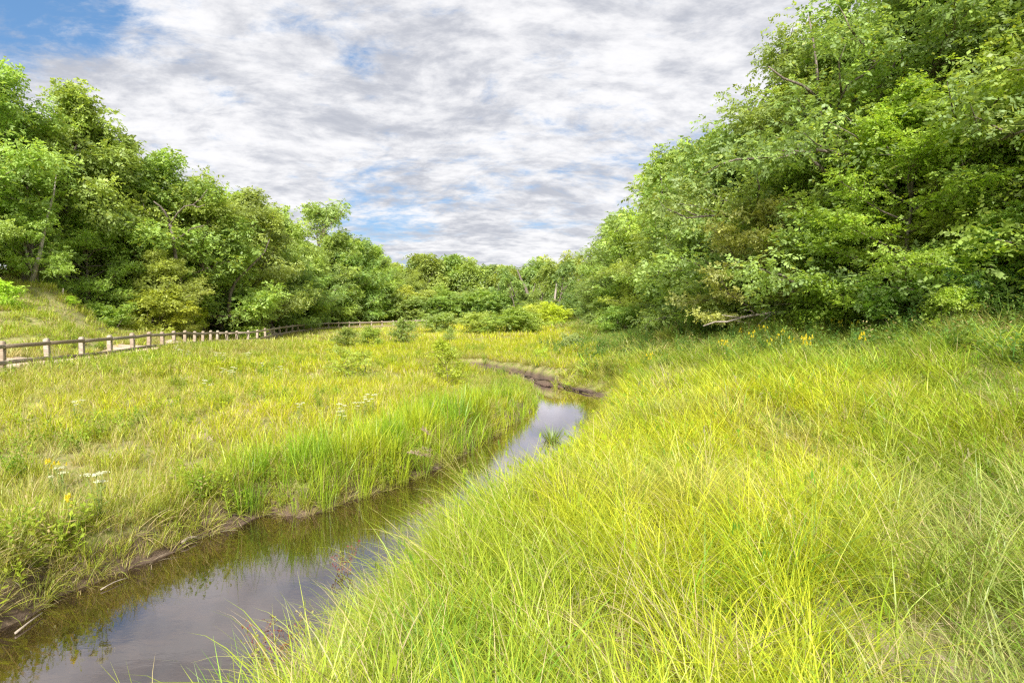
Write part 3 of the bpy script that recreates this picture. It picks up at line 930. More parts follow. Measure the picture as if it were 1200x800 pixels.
for a in [
    ('bush2', 184, 45, 334, (1.14, 1.04, .65), 1.3, 'yellow-orange tinged shrub behind the fence, below the crooked oak'),
    ('bush1', 10, 33, 322, (1.25, 1.25, .6), 1.1, 'bright yellow-green shrub on the slope at the left frame edge'),
    ('bush2', 85, 37.5, 345, (1.25, 1.3, .7), 1.5, 'fresh green low shrub on the slope behind the second fence post'),
    ('bush2', 130, 41, 352, (1.0, 1.1, .9), 1.4, 'dark green shrub on the slope left of the yellow-orange one'),
    ('bush1', 226, 50, 352, (1.45, 1.3, .6), 1.1, 'yellow-green shrub right of the yellow-orange shrub behind the fence'),
    ('bush2', 258, 56, 348, GD, 1.5, 'dusky shrub behind the fence corner'),
    ('bush3', 302, 70, 356, GD, 1.7, 'dusky shrub under the dark low limbs behind the far fence'),
    ('bush2', 346, 82, 358, G1, 1.7, 'green shrub behind the first posts of the far fence'),
    ('bush1', 380, 87, 358, GD, 1.8, 'dusky shrub behind the middle of the far fence'),
    ('bush2', 420, 93, 358, G1, 1.8, 'green shrub behind the far fence near the right end of the left wood'),
    ('bush3', 399, 39, 381, (1.0, .95, .9), 1.6, 'low spreading shrub standing in the meadow, leftmost of the small ones'),
    ('bush1', 433, 41, 379, (1.1, 1.05, .9), 1.0, 'pale upright shrub in the meadow, second from the left of the small ones'),
    ('bush3', 468, 45, 370, (.9, .9, .9), 1.2, 'dense upright shrub in the meadow with rounded top, tallest of the small ones'),
    ('bush3', 524, 46, 380, (.95, .95, .9), .8, 'slim dark shrub in the meadow, rightmost of the small ones'),
    ('bush2', 512, 66, 364, (.95, .95, 1.0), 1.6, 'grey-green thicket shrub at the foot of the distant wood'),
    ('bush2', 562, 60, 364, (1.1, 1.05, 1.0), 1.7, 'left one of the three large rounded thicket shrubs before the distant wood'),
    ('bush1', 588, 58, 358, (1.15, 1.1, 1.0), 2.0, 'middle one of the three large rounded thicket shrubs before the distant wood'),
    ('bush2', 612, 61, 364, (1.0, 1.0, 1.0), 1.7, 'right one of the three large rounded thicket shrubs before the distant wood'),
    ('bush1', 655, 74, 352, (1.5, 1.4, .6), 1.3, 'bright yellow-green shrub where the right wood begins'),
    ('bush3', 636, 80, 352, (1.3, 1.2, .8), 1.5, 'light green shrub between the thicket shrubs and the right wood'),
    ('bush2', 668, 36, 388, (1.0, .95, 1.5), .9, 'greyish low shrub on the slope beyond the stream bend'),
    ('bush3', 692, 48, 366, (.8, .85, 1.1), 1.6, 'dusky shrub at the left foot of the right wood'),
    ('bush2', 730, 41, 356, (.8, .9, 1.0), 1.6, 'dark shrub under the halfway oak on the right'),
    ('bush1', 775, 34, 352, (.95, 1.0, .9), 1.6, 'green shrub at the right wood edge behind the left end of the dead branch'),
    ('bush2', 830, 28, 345, (.9, 1.0, .9), 1.5, 'green shrub above the dead branch at the right wood edge'),
    ('bush3', 905, 27, 340, (.85, .95, .9), 1.6, 'shady shrub under the pink-tinged dogwood'),
    ('bush1', 972, 21, 330, (1.1, 1.15, .8), 1.4, 'green shrub just right of the dead branch'),
    ('bush2', 1050, 18.5, 320, (.9, 1.0, .9), 1.3, 'dark shrub at the foot of the bright maple'),
    ('bush1', 1134, 16.8, 300, (1.15, 1.25, 3.2), .8, 'silvery blue-green shrub between the green maples at the right'),
    ('bush3', 1180, 16.5, 250, (1.0, 1.2, 1.6), 1.0, 'grey-green shrub at the right, behind the silvery one'),
    ('bush2', 1110, 16.5, 330, (1.08, 1.15, .8), .9, 'light green shrub left of the silvery shrub at the forest foot'),
    ('bush1', 1235, 15.5, 290, (1.1, 1.1, .8), 1.2, 'green shrub at the right frame edge under the maple'),
    ('sapling', 524, 23, 394, (1.35, 1.25, .6), 1.5, 'thin yellow-green sapling standing in the tall meadow grass before the stream bend'),
    ('sapling2', 418, 24, 402, (1.2, 1.15, .7), 1.4, 'small multi-stemmed sapling in the meadow left of the thin yellow-green one'),
    ('sapling2', 632, 30, 404, (1.4, 1.3, .7), .9, 'small sapling beyond the stream bend'),
]:
    shrub(*a)
# low undergrowth filling the foot of the woods
for px, d in [(705, 56), (750, 47), (800, 38), (850, 31), (880, 28), (935, 26), (1000, 23), (1030, 21.5), (1085, 20), (1150, 19), (1200, 17.5), (1290, 16), (1370, 15),
              (160, 48), (215, 52), (275, 57), (50, 40), (20, 41), (-40, 36), (324, 76), (362, 86), (402, 90), (445, 95), (475, 97), (500, 97), (525, 98), (550, 98), (575, 98), (600, 98), (625, 96), (648, 92)]:
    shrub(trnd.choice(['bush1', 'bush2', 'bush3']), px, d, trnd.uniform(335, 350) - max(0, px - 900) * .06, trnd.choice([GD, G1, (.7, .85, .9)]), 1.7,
          'leafy undergrowth shrub at the shaded foot of the right wood' if px > 690 else 'leafy undergrowth shrub low in front of the distant wood' if px > 480 else 'leafy undergrowth shrub at the foot of the left wood behind the fence',
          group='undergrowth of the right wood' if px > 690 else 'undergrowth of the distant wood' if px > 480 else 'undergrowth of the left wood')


# ------------------------------------------------------------------ special trunks: crooked oak limbs, leaning trunks, snags
def px_tube(tb, pts, r0, r1, rr, sides=6):
    P = [at_d(x, y, d) for x, y, d in pts]
    n = len(P)
    tb.add(P, [r0 + (r1 - r0) * i / (n - 1) for i in range(n)], sides, 0.12, rr)


def rebase(tb, base):
    for v in tb.v: v -= np.array(base)[None, :]


def wood_thing(name, tubes, label, cat, mat, part='limb', group=None, base=None, sides=6):
    rr = np.random.default_rng(len(tubes) * 7 + 3)
    b = base or at_d(*tubes[0][0][0])
    root = empty(name, b, label, cat, group)
    for i, (pts, r0, r1) in enumerate(tubes):
        tb = Tubes(sides)
        px_tube(tb, pts, r0, r1, rr)
        rebase(tb, b)
        obj('trunk' if i == 0 and part == 'limb' else part, tb.mesh(name + '_' + part, mat), root)
    return root


D = 46.6
wood_thing('crooked_oak', [
    ([(214, 392, D + 1), (212, 340, D), (208, 312, D), (205, 296, D), (203, 278, D), (199, 262, D - .3)], .17, .11),
    ([(199, 262, D - .3), (194, 250, D - .6), (188, 242, D - 1), (180, 236, D - 1.2)], .10, .04),
    ([(199, 264, D - .3), (208, 250, D - .4), (216, 242, D - .8), (226, 240, D - 1), (236, 232, D - 1.4), (243, 222, D - 1.5)], .07, .02),
    ([(203, 282, D), (214, 276, D - .6), (224, 268, D - 1.0), (232, 266, D - 1.2), (240, 264, D - 1.4)], .07, .02),
    ([(209, 318, D), (198, 322, D - .6), (192, 330, D - .8), (186, 338, D - 1)], .08, .04),
    ([(226, 240, D - 1), (232, 243, D - 1.2), (240, 240, D - 1.5)], .05, .02)],
    'oak with crooked dark bare limbs showing through the leaves of the left wood', 'tree', M_BARK)
wood_thing('leaning_tree', [([(30, 352, 37.6), (36, 334, 37.6), (41, 318, 37.6), (46, 300, 37.6), (50, 280, 38.2), (55, 255, 38.6), (63, 228, 39), (66, 205, 39.4)], .17, .03),
                            ([(39, 322, 37.6), (33, 305, 37.6), (28, 285, 37.6)], .08, .04)],
           'pale leaning tree trunk on the slope at the left, under green boughs', 'tree', M_PALEBARK)
wood_thing('leaning_tree', [([(22, 352, 38), (27, 332, 38), (32, 312, 38), (36, 290, 38.6), (37, 262, 39), (31, 232, 39.3), (34, 205, 39.6)], .25, .04)],
           'thick dark trunk close behind the pale leaning trunk at the left', 'tree', M_BARK)
wood_thing('bare_trunk', [([(72, 366, 38), (74, 352, 38), (74, 338, 38)], .05, .03)], 'thin pale stem among the shrubs right of the leaning trunks', 'tree', M_PALEBARK)
wood_thing('bare_trunk', [([(268, 366, 53.5), (270, 344, 53.5), (276, 330, 53.7), (288, 318, 53.8), (300, 306, 54), (310, 296, 54.4), (316, 280, 54.6)], .17, .03)],
           'grey-brown slanting trunk showing through the leaves above the far fence', 'tree', M_BARK)
D = 99
for tubes, lab in [
    ([([(587, 372, D), (587, 350, D), (586, 333, D), (587, 331, D)], .42, .30), ([(586, 340, D), (589, 335, D), (590, 330, D)], .12, .05)], 'short thick broken snag in front of the distant wood'),
    ([([(612, 372, D), (606, 355, D), (602, 343, D), (598, 330, D)], .17, .06)], 'thin dark leaning snag right of the broken one'),
    ([([(624, 374, D), (621, 352, D), (616, 338, D), (610, 326, D), (606, 316, D)], .36, .10), ([(621, 352, D), (626, 338, D), (628, 326, D)], .14, .05)], 'dark forked leaning snag near the right wood'),
    ([([(652, 370, D), (650, 350, D), (652, 335, D), (650, 318, D)], .22, .10)], 'pale straight bare trunk at the start of the right wood')]:
    wood_thing('dead_snag', tubes, lab, 'dead tree', M_DEAD if 'pale' in lab else M_BARK)
# dark arching limbs high in the right wood
wood_thing('arching_oak', [
    ([(1010, 372, 22), (1002, 300, 22), (990, 220, 22), (975, 160, 22.8), (960, 110, 23), (955, 60, 23.4), (948, 20, 23.6)], .15, .02),
    ([(975, 165, 22), (1000, 140, 21.6), (1022, 130, 21.4), (1040, 100, 21.2), (1052, 60, 21), (1070, 20, 21)], .10, .03),
    ([(988, 215, 22), (965, 200, 21.6), (945, 182, 21.4), (925, 165, 21.2), (905, 160, 21)], .09, .02),
    ([(962, 118, 22), (940, 100, 21.6), (918, 92, 21.2), (900, 78, 21)], .06, .02),
    ([(1022, 130, 21.4), (1050, 118, 21), (1085, 92, 20.6), (1110, 60, 20.2)], .06, .02)],
    'dark trunk with long arching limbs between the bright maple and the dogwood', 'tree', M_BARK)
# fallen dead branch at the right wood edge
zb = ground_z(10.0, 24.5)


def onland(px, depth, h):
    x = (px - 600) / F * depth
    return Vector((x, depth, ground_z(x, depth) + h))


def land_thing(name, tubes, label, cat, mat, part, group=None, sides=6):
    """sticks given as (px, depth, height above ground)"""
    rr = np.random.default_rng(len(label))
    b = onland(*tubes[0][0][0][:2], 0)
    root = empty(name, b, label, cat, group)
    for (pts, r0, r1) in tubes:
        tb = Tubes(sides)
        P = [onland(*p) for p in pts]; n = len(P)
        tb.add(P, [r0 + (r1 - r0) * i / (n - 1) for i in range(n)], sides, 0.15, rr)
        rebase(tb, b)
        obj(part, tb.mesh(name + '_' + part, mat), root)
    return root


D = 22.4
wood_thing('fallen_branch', [
    ([(952, 368, D + .3), (930, 366, D + .1), (905, 367, D), (884, 369, D), (868, 372, D - .2), (852, 377, D - .3), (838, 377, D - .4), (824, 382, D - .5)], .075, .02),
    ([(886, 369, D), (880, 364, D - .2), (872, 363, D - .3)], .035, .012),
    ([(868, 372, D - .2), (858, 371, D - .4), (846, 369, D - .5)], .03, .01),
    ([(905, 367, D), (893, 376, D - .3), (884, 386, D - .4)], .035, .012),
    ([(936, 367, D), (926, 376, D - .2), (920, 388, D - .3)], .04, .015)],
    'pale dead fallen branch lying along the foot of the right wood', 'branch', M_DEAD, 'bough')


# ------------------------------------------------------------------ grasses
def clump(seed, nb, Lr, wd, spread, th0=(0.02, 0.35), arch=(0.4, 1.5), bias=0.0, seg=4, mat=None, heads=0.0):
    rr = np.random.default_rng(seed)
    V, br, bt, Q, T = [], [], [], [], []
    n = 0
    for i in range(nb):
        L = rr.uniform(*Lr) * rr.uniform(.75, 1.1)
        r = spread * math.sqrt(rr.uniform()); a = rr.uniform(0, 6.283)
        p = np.array([r * math.cos(a), r * math.sin(a), -0.03])
        phi = a + rr.normal(0, .9) if rr.uniform() > bias else math.pi + rr.normal(0, .7)
        th = rr.uniform(*th0); ar = rr.uniform(*arch)
        h = np.array([math.cos(phi), math.sin(phi), 0.0])
        tw = rr.normal(0, .5)
        s = np.array([-math.sin(phi + tw), math.cos(phi + tw), 0.0])
        w_ = wd * rr.uniform(.6, 1.25); b = rr.uniform()
        for k in range(seg + 1):
            t = k / seg
            ang = th + ar * t ** 1.4
            if k:
                p = p + (h * math.sin(ang) + np.array([0, 0, 1]) * math.cos(ang)) * L / seg
            ww = w_ * (1 - t ** 1.8) * (0.7 + 0.6 * min(1, t * 3)) * 0.5
            if k < seg:
                V += [p - s * ww, p + s * ww]; br += [b, b]; bt += [t, t]
            else:
                V += [p]; br += [b]; bt += [t]
        for k in range(seg - 1):
            Q.append((n + 2 * k, n + 2 * k + 1, n + 2 * k + 3, n + 2 * k + 2))
        T.append((n + 2 * seg - 2, n + 2 * seg - 1, n + 2 * seg))
        n += 2 * seg + 1
        if heads and rr.uniform() < heads:                 # a seed head: a few slim lozenges round the tip
            for _ in range(5):
                o = p + rr.normal(0, .012, 3) - np.array([0, 0, 1]) * rr.uniform(0, .09)
                hh = rr.uniform(.015, .035)
                V += [o - s * wd * .9, o + np.array([0, 0, hh]), o + s * wd * .9, o - np.array([0, 0, hh])]
                br += [.272] * 4; bt += [1.0] * 4
                Q.append((n, n + 1, n + 2, n + 3)); n += 4
    return mesh_np('blades', V, [np.array(Q), np.array(T)], mat, {'br': br, 'bt': bt})


def forb(seed, h=0.5, leaf=.05, ns=5, mat=None, spread=.12):
    """small leafy herb: stems with leaves all the way up"""
    rr = np.random.default_rng(seed)
    V, br, bt, Q = [], [], [], []
    n = 0
    for i in range(ns):
        a = rr.uniform(0, 6.283); p0 = np.array([math.cos(a), math.sin(a), 0]) * spread * rr.uniform(.2, 1)
        d = np.array([math.cos(a) * .25, math.sin(a) * .25, 1.0]); H = h * rr.uniform(.6, 1.1)
        b = rr.uniform(0, 1)
        m = 11
        for k in range(m):
            t = (k + 1) / m
            c = p0 + d * H * t
            f = a + k * 2.4
            o = np.array([math.cos(f), math.sin(f), rr.uniform(.1, .7)]); o /= np.linalg.norm(o)
            s = np.cross(o, [0, 0, 1]); s /= np.linalg.norm(s)
            l = leaf * (1.5 - .8 * t) * rr.uniform(.8, 1.3)
            V += [c, c + o * l * .5 + s * l * .22, c + o * l, c + o * l * .5 - s * l * .22]
            br += [b * .7 + .1] * 4; bt += [t] * 4
            Q.append((n, n + 1, n + 2, n + 3)); n += 4
        s = np.array([.006, 0, 0])
        V += [p0 - s, p0 + s, p0 + d * H + s * .4, p0 + d * H - s * .4]; br += [b] * 4; bt += [.3] * 4
        Q.append((n, n + 1, n + 2, n + 3)); n += 4
    return mesh_np('herb', V, [np.array(Q)], mat, {'br': br, 'bt': bt})


def scatter_object(name, label, X, Y, Z, rot, scl, colr_, protos, cat='grass'):
    """one object of kind 'stuff': clumps of real blades on its points"""
    me = bpy.data.meshes.new(name)
    n = len(X)
    me.vertices.add(n)
    me.vertices.foreach_set('co', np.stack([X, Y, Z], -1).astype(np.float32).ravel())
    for nm, typ, dat in (('rot', 'FLOAT_VECTOR', rot), ('scl', 'FLOAT_VECTOR', scl), ('icol', 'FLOAT_VECTOR', colr_)):
        a = me.attributes.new(nm, typ, 'POINT')
        a.data.foreach_set('vector', np.asarray(dat, dtype=np.float32).ravel())
    me.update()
    o = obj(name, me)
    props(o, label, cat, kind='stuff')
    pc = bpy.data.collections.new(name + '_clumps')
    for i, pm in enumerate(protos):
        po = bpy.data.objects.new('grass_clump', pm)
        po['kind'] = 'stuff'
        pc.objects.link(po)
    gt = bpy.data.node_groups.new(name + '_scatter', 'GeometryNodeTree')
    gt.interface.new_socket('Geometry', in_out='INPUT', socket_type='NodeSocketGeometry')
    gt.interface.new_socket('Geometry', in_out='OUTPUT', socket_type='NodeSocketGeometry')
    g = NT(gt)
    gi = g.add('NodeGroupInput'); go = g.add('NodeGroupOutput')
    ci = g.add('GeometryNodeCollectionInfo', transform_space='ORIGINAL')
    ci.inputs['Collection'].default_value = pc
    ci.inputs['Separate Children'].default_value = True
    ci.inputs['Reset Children'].default_value = True
    ra = g.add('GeometryNodeInputNamedAttribute', {'Name': 'rot'}, data_type='FLOAT_VECTOR')
    sa = g.add('GeometryNodeInputNamedAttribute', {'Name': 'scl'}, data_type='FLOAT_VECTOR')
    e2r = g.add('FunctionNodeEulerToRotation', {0: ra.outputs['Attribute']})
    rv = g.add('FunctionNodeRandomValue', data_type='INT')
    rv.inputs[4].default_value = 0; rv.inputs[5].default_value = len(protos) - 1
    ip = g.add('GeometryNodeInstanceOnPoints')
    g.l.new(gi.outputs[0], ip.inputs['Points'])
    g.l.new(ci.outputs[0], ip.inputs['Instance'])
    ip.inputs['Pick Instance'].default_value = True
    g.l.new(rv.outputs[2], ip.inputs['Instance Index'])
    g.l.new(e2r.outputs[0], ip.inputs['Rotation'])
    g.l.new(sa.outputs['Attribute'], ip.inputs['Scale'])
    g.l.new(ip.outputs[0], go.inputs[0])
    md = o.modifiers.new('scatter', 'NODES'); md.node_group = gt
    return o


RN = np.random.default_rng(77)


def spread_points(r0, r1, dens, a0=-62, a1=62):
    area = math.radians(a1 - a0) / 2 * (r1 ** 2 - r0 ** 2)
    n = int(area * dens)
    r = np.sqrt(RN.uniform(r0 ** 2, r1 ** 2, n)); a = np.radians(RN.uniform(a0, a1, n))
    return r * np.sin(a), r * np.cos(a)


def lerp3(a, b, t):
    t = np.asarray(t)[:, None]
    return np.asarray(a)[None, :] * (1 - t) + np.asarray(b)[None, :] * t


def info(X, Y):
    s = np.full(len(X), 9.0)
    nr = (Y < 45)
    if nr.any(): s[nr] = stream_s(X[nr], Y[nr])
    right = side_right(X, Y)
    pd = path_dist(X, Y)
    z = ground_z_arr(X, Y)
    return s, right, pd, z


# the line along the foot of the right wood, and of the left wood
RT = np.array([(((px - 600) / F * d), d) for px, d in [(1420, 13.5), (1200, 16.2), (1100, 18), (1000, 21), (900, 24.5), (800, 34), (735, 44), (700, 56), (672, 78)]])


def behind_right(X, Y, off=0.0):
    """positive inside the right wood"""
    xr = np.interp(Y, RT[:, 1], RT[:, 0])
    return X - xr - off


VARS = 5
bands = [
    (1.3, 6.5, 44, 0.0060, (.45, .95), .10, 40, 1.0, 6),
    (6.5, 12, 28, 0.0095, (.45, .86), .12, 32, 1.0, 5),
    (12, 24, 15, 0.0130, (.48, .80), .17, 30, 1.05, 4),
    (24, 48, 8.0, 0.0240, (.46, .76), .27, 28, 1.15, 3),
    (48, 115, 1.7, 0.045, (.45, .75), .50, 30, 1.3, 3),
]
YEL = (.57, .57, .035); YG = (.41, .47, .045); GRN = (.17, .31, .045); DGR = (.12, .22, .05); STR = (.52, .46, .20); PNK = (.46, .33, .25); OLV = (.40, .38, .08)
for bi, (r0, r1, dens, bw, Lr, spr, nb, sc, seg) in enumerate(bands):
    X, Y = spread_points(r0, r1, dens)
    s, right, pd, z = info(X, Y)
    wood = behind_right(X, Y)
    hillL = (X < -26) & (Y > 28)
    n1 = fbm(X, Y, .35, 20); n2 = fbm(X, Y, 1.1, 23); n3 = RN.uniform(0, 1, len(X)); n4 = fbm(X, Y, .18, 29)
    dist = np.hypot(X, Y)
    sandm = sandiness(X, Y)
    # ---- marram on the dune side
    keep = (s > .10) & right & (wood < 1.5 + n3 * 2) & (n3 > sandm * 1.12) & ~((Y > 26) & (X < 4.4))
    keep &= ~((s < .5) & (n3 < .35)) & ~((X > .9) & (Y < 5.4) & (n2 > .55) & (n3 > .7))
    x, y, zz = X[keep], Y[keep], z[keep]
    m = len(x)
    if m:
        wd_, a1_, a2_, a3_ = wood[keep], n1[keep], n2[keep], n3[keep]
        c = lerp3(YG, YEL, smooth((a1_ - .3) / .35))
        right_green = smooth((x / np.maximum(y, 1) - .42) / .35)
        c = c * (1 - right_green[:, None] * .75) + lerp3(YG, GRN, smooth((a2_ - .25) / .5)) * right_green[:, None] * .75
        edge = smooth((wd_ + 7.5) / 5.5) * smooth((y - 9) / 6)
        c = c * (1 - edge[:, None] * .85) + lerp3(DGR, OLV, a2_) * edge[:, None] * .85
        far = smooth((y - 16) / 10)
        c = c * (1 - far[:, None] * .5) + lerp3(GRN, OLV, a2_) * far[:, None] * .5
        dry = smooth((a2_ - .62) / .1)
        c = c * (1 - dry[:, None] * .5) + np.array(STR)[None] * dry[:, None] * .5
        dk = RN.uniform(0, 1, m) < .09
        c[dk] = np.array([.27, .44, .05])
        bw_ = RN.uniform(0, 1, m) < .03
        c[bw_] = np.array([.48, .38, .22])
        c *= RN.uniform(.85, 1.25, (m, 1))
        S = sc * RN.uniform(.75, 1.15, m) * (1 - .45 * smooth((1.0 - s[keep]) / .9)) * (.85 + .3 * a1_)
        rot = np.stack([RN.normal(0, .10, m), RN.normal(-.08, .12, m), RN.normal(0, .9, m)], -1)
        protos = [clump(100 + bi * 10 + v, nb, Lr, bw, spr, (0.05, .5), (.5, 1.9), .35, seg, M_GRASS, heads=0.02) for v in range(VARS)]
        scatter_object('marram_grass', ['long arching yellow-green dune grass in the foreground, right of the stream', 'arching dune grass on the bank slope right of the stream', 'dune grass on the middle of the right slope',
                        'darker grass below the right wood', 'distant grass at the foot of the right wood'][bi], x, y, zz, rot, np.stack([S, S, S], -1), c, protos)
    # ---- meadow grass on the left and beyond
    keep = (s > np.where(Y > 26, .42, .04)) & (~right | ((Y > 26) & (X <= 4.4))) & (pd > 1.05) & (n3 > sandm * .75) & ~((X < -34) & (Y > 34))
    keep &= ~((Y > 97)) & (wood < 1)
    x, y, zz = X[keep], Y[keep], z[keep]
    m = len(x)
    a1_, a2_, a3_, a4_ = n1[keep], n2[keep], n3[keep], n4[keep]
    ctr = smooth((x + 17) / 9) * smooth((y - 7) / 7) * .85 + .15              # the bright yellow middle of the meadow
    c = lerp3(OLV, YG, smooth((a1_ - .3) / .4))
    c = c * (1 - ctr[:, None] * .9) + lerp3((.50, .52, .025), (.60, .58, .02), smooth((a1_ - .25) / .4)) * ctr[:, None] * .85
    pk = smooth((a4_ - .56) / .08) * (1 - ctr) * smooth((a2_ - .35) / .2)
    c = c * (1 - pk[:, None] * .6) + np.array(PNK)[None] * pk[:, None] * .6
    st = smooth((a2_ - .56) / .12) * .6
    c = c * (1 - st[:, None]) + np.array(STR)[None] * st[:, None]
    hl = smooth((zz - 1.2) / 1.0) * (x < -15)
    c = c * (1 - hl[:, None] * .6) + np.array(YG)[None] * hl[:, None] * .6
    c *= RN.uniform(.78, 1.22, (m, 1))
    low = smooth((a2_ - .55) / .15)
    S = sc * RN.uniform(.6, 1.0, m) * (1.0 - .3 * low) * (1 - .25 * smooth((.5 - s[keep]) / .5)) * np.where(y < 10, .80, .85) * (1 - .5 * smooth((x + 5) / 3) * smooth((y - 18) / 3) * (y < 26.0) * (s[keep] < 3.2))
    rot = np.stack([RN.normal(0, .1, m), RN.normal(0, .1, m), RN.uniform(0, 6.28, m)], -1)
    protos = [clump(200 + bi * 10 + v, nb, (Lr[0] * .8, Lr[1] * .9), bw, spr * 1.1, (0.02, .45), (.2, 1.2), .0, seg, M_MEADOW, heads=.16 if bi < 4 else 0) for v in range(VARS)]
    if m:
        scatter_object('meadow_grass', ['mixed meadow grass close to the near left bank', 'mixed meadow grass on the left bank', 'yellow meadow grass with straw-coloured heads between fence and stream',
                        'yellow meadow grass in the middle distance', 'far meadow grass before the distant wood'][bi], x, y, zz, rot, np.stack([S, S, S], -1), c, protos)

# reeds standing along the left bank, partly in the water
for bi, (y0, y1, dens, bw, nb) in enumerate([(5.5, 13, 44, .009, 16), (13, 28, 18, .014, 16)]):
    n = int((y1 - y0) * 14 * dens)
    X = RN.uniform(-12, 2.5, n); Y = RN.uniform(y0, y1, n)
    s, right, pd, z = info(X, Y)
    n1 = fbm(X, Y, .5, 40); n2 = fbm(X, Y, 1.3, 42)
    wdt = np.where(Y < 8.4, .0, np.interp(Y, [8.4, 9.6, 14, 20, 26], [.0, 1.0, 1.9, 2.2, 1.2])) * (.45 + 1.1 * n1)
    keep = ~right & (Y < 25.5) & (s > -.12 * (Y > 9.2) * n2 * 2) & (s < wdt) & (X > -9)
    X, Y, z, s, n1, n2 = X[keep], Y[keep], z[keep], s[keep], n1[keep], n2[keep]
    m = len(X)
    c = lerp3((.24, .38, .03), (.46, .50, .03), smooth((n2 - .3) / .4)) * RN.uniform(.8, 1.2, (m, 1))
    S = RN.uniform(.75, 1.15, m) * np.interp(Y, [8, 11, 15, 20, 26], [.75, 1.05, .95, .5, .38])
    rot = np.stack([RN.normal(0, .07, m), RN.normal(0, .07, m), RN.uniform(0, 6.28, m)], -1)
    protos = [clump(300 + bi * 10 + v, nb, (.6, 1.0), bw, .10, (0, .22), (0, 1.1), 0, 5, M_REED) for v in range(VARS)]
    scatter_object('reeds', ['upright bright green reeds along the near left bank', 'upright reeds along the far part of the left bank'][bi], X, Y, np.maximum(z, -.12), rot, np.stack([S, S, S], -1), c, protos, 'reeds')

# dead thatch between the blades, on the bank lips and the sandy spots
X, Y = spread_points(1.3, 16, 34)
s, right, pd, z = info(X, Y)
n2 = fbm(X, Y, 1.0, 50); n3 = RN.uniform(0, 1, len(X))
sm = sandiness(X, Y)
keep = (s > -.02) & (((s < .5) & (n2 > .35)) | ((n2 > .55) & (n3 > .6)) | (sm > .1)) & (n3 > .3)
X, Y, z = X[keep], Y[keep], z[keep]; m = len(X)
c = lerp3((.30, .22, .16), (.48, .38, .26), RN.uniform(0, 1, m))
S = RN.uniform(.6, 1.0, m)
rot = np.stack([RN.normal(0, .2, m), RN.normal(0, .2, m), RN.uniform(0, 6.28, m)], -1)
scatter_object('dead_thatch', 'dry tangled brown grass stems low on the banks and sandy spots', X, Y, z, rot, np.stack([S, S, S * .8], -1), c,
               [clump(400 + v, 22, (.15, .42), .005, .12, (.6, 1.4), (.2, 1.0), 0, 3, M_DRY) for v in range(4)])

# broad-leaved herbs: along the foot of the right wood, on the left bank, on the left slope
parts = []
X, Y = spread_points(3, 40, 8)
s, right, pd, z = info(X, Y)
wood = behind_right(X, Y)
n1 = fbm(X, Y, .5, 60); n3 = RN.uniform(0, 1, len(X))
k1 = right & (wood > -7) & (wood < 3) & (Y > 9) & (n3 < .25 + .6 * smooth((wood + 5) / 5))
k2 = ~right & (s > .05) & (n1 > .50) & (n3 < np.where(Y < 12, .95, .5)) & (pd > 1.2)
keep = k1 | k2
X, Y, z, s = X[keep], Y[keep], z[keep], s[keep]; m = len(X); rt = k1[keep]
c = np.where(rt[:, None], lerp3((.10, .20, .05), (.24, .33, .07), RN.uniform(0, 1, m)), lerp3((.22, .34, .04), (.40, .46, .05), RN.uniform(0, 1, m)))
S = RN.uniform(.7, 1.4, m) * np.where(rt, 1.25, .75)
rot = np.stack([RN.normal(0, .1, m), RN.normal(0, .1, m), RN.uniform(0, 6.28, m)], -1)
scatter_object('leafy_herbs', 'low broad-leaved herbs among the grass along the wood and the left bank', X, Y, z, rot, np.stack([S, S, S], -1), c,
               [forb(500 + v, .5, .085, 6, M_REED) for v in range(5)], 'plants')

# ragged tufts hanging over both water edges
X, Y = spread_points(3.5, 38, 90, -58, 20)
s, right, pd, z = info(X, Y)
n2 = fbm(X, Y, 1.6, 70); n3 = RN.uniform(0, 1, len(X))
keep = (s > np.where(Y < 18, -.03, .03)) & (s < np.where(Y > 20, 2.4, .6)) & ~((Y > 20) & (s < .40) & (n3 > .10)) & (n2 > .27) & (n3 < np.where(right & (Y < 26), .30, .98)) & ((Y < 16) | (n3 < .3) | (Y > 20))
X, Y, z, s, n2 = X[keep], Y[keep], z[keep], s[keep], n2[keep]; m = len(X)
c = lerp3(OLV, YG, RN.uniform(0, 1, m)) * RN.uniform(.8, 1.15, (m, 1))
S = RN.uniform(.5, .95, m)
rot = np.stack([RN.normal(.0, .25, m), RN.normal(0, .25, m), RN.uniform(0, 6.28, m)], -1)
scatter_object('bank_grass', 'ragged low grass tufts hanging over the muddy edges of the stream', X, Y, z, rot, np.stack([S, S, S], -1), c,
               [clump(450 + v, 26, (.25, .6), .008, .09, (.1, .9), (.4, 1.7), 0, 4, M_MEADOW) for v in range(4)])


# ------------------------------------------------------------------ countable small things
def hit(px, py, zmin=-1.0):
    """where the line of sight through a picture point meets the ground or the water"""
    d = ray(px, py)
    t = 2.0
    while t < 120:
        x, y, z = d[0] * t, d[1] * t, CAMZ + d[2] * t
        g = max(ground_z(x, y), 0.0)
        if z <= g: return Vector((x, y, g))
        t += 0.02 + t * 0.002
    return Vector((x, y, g))


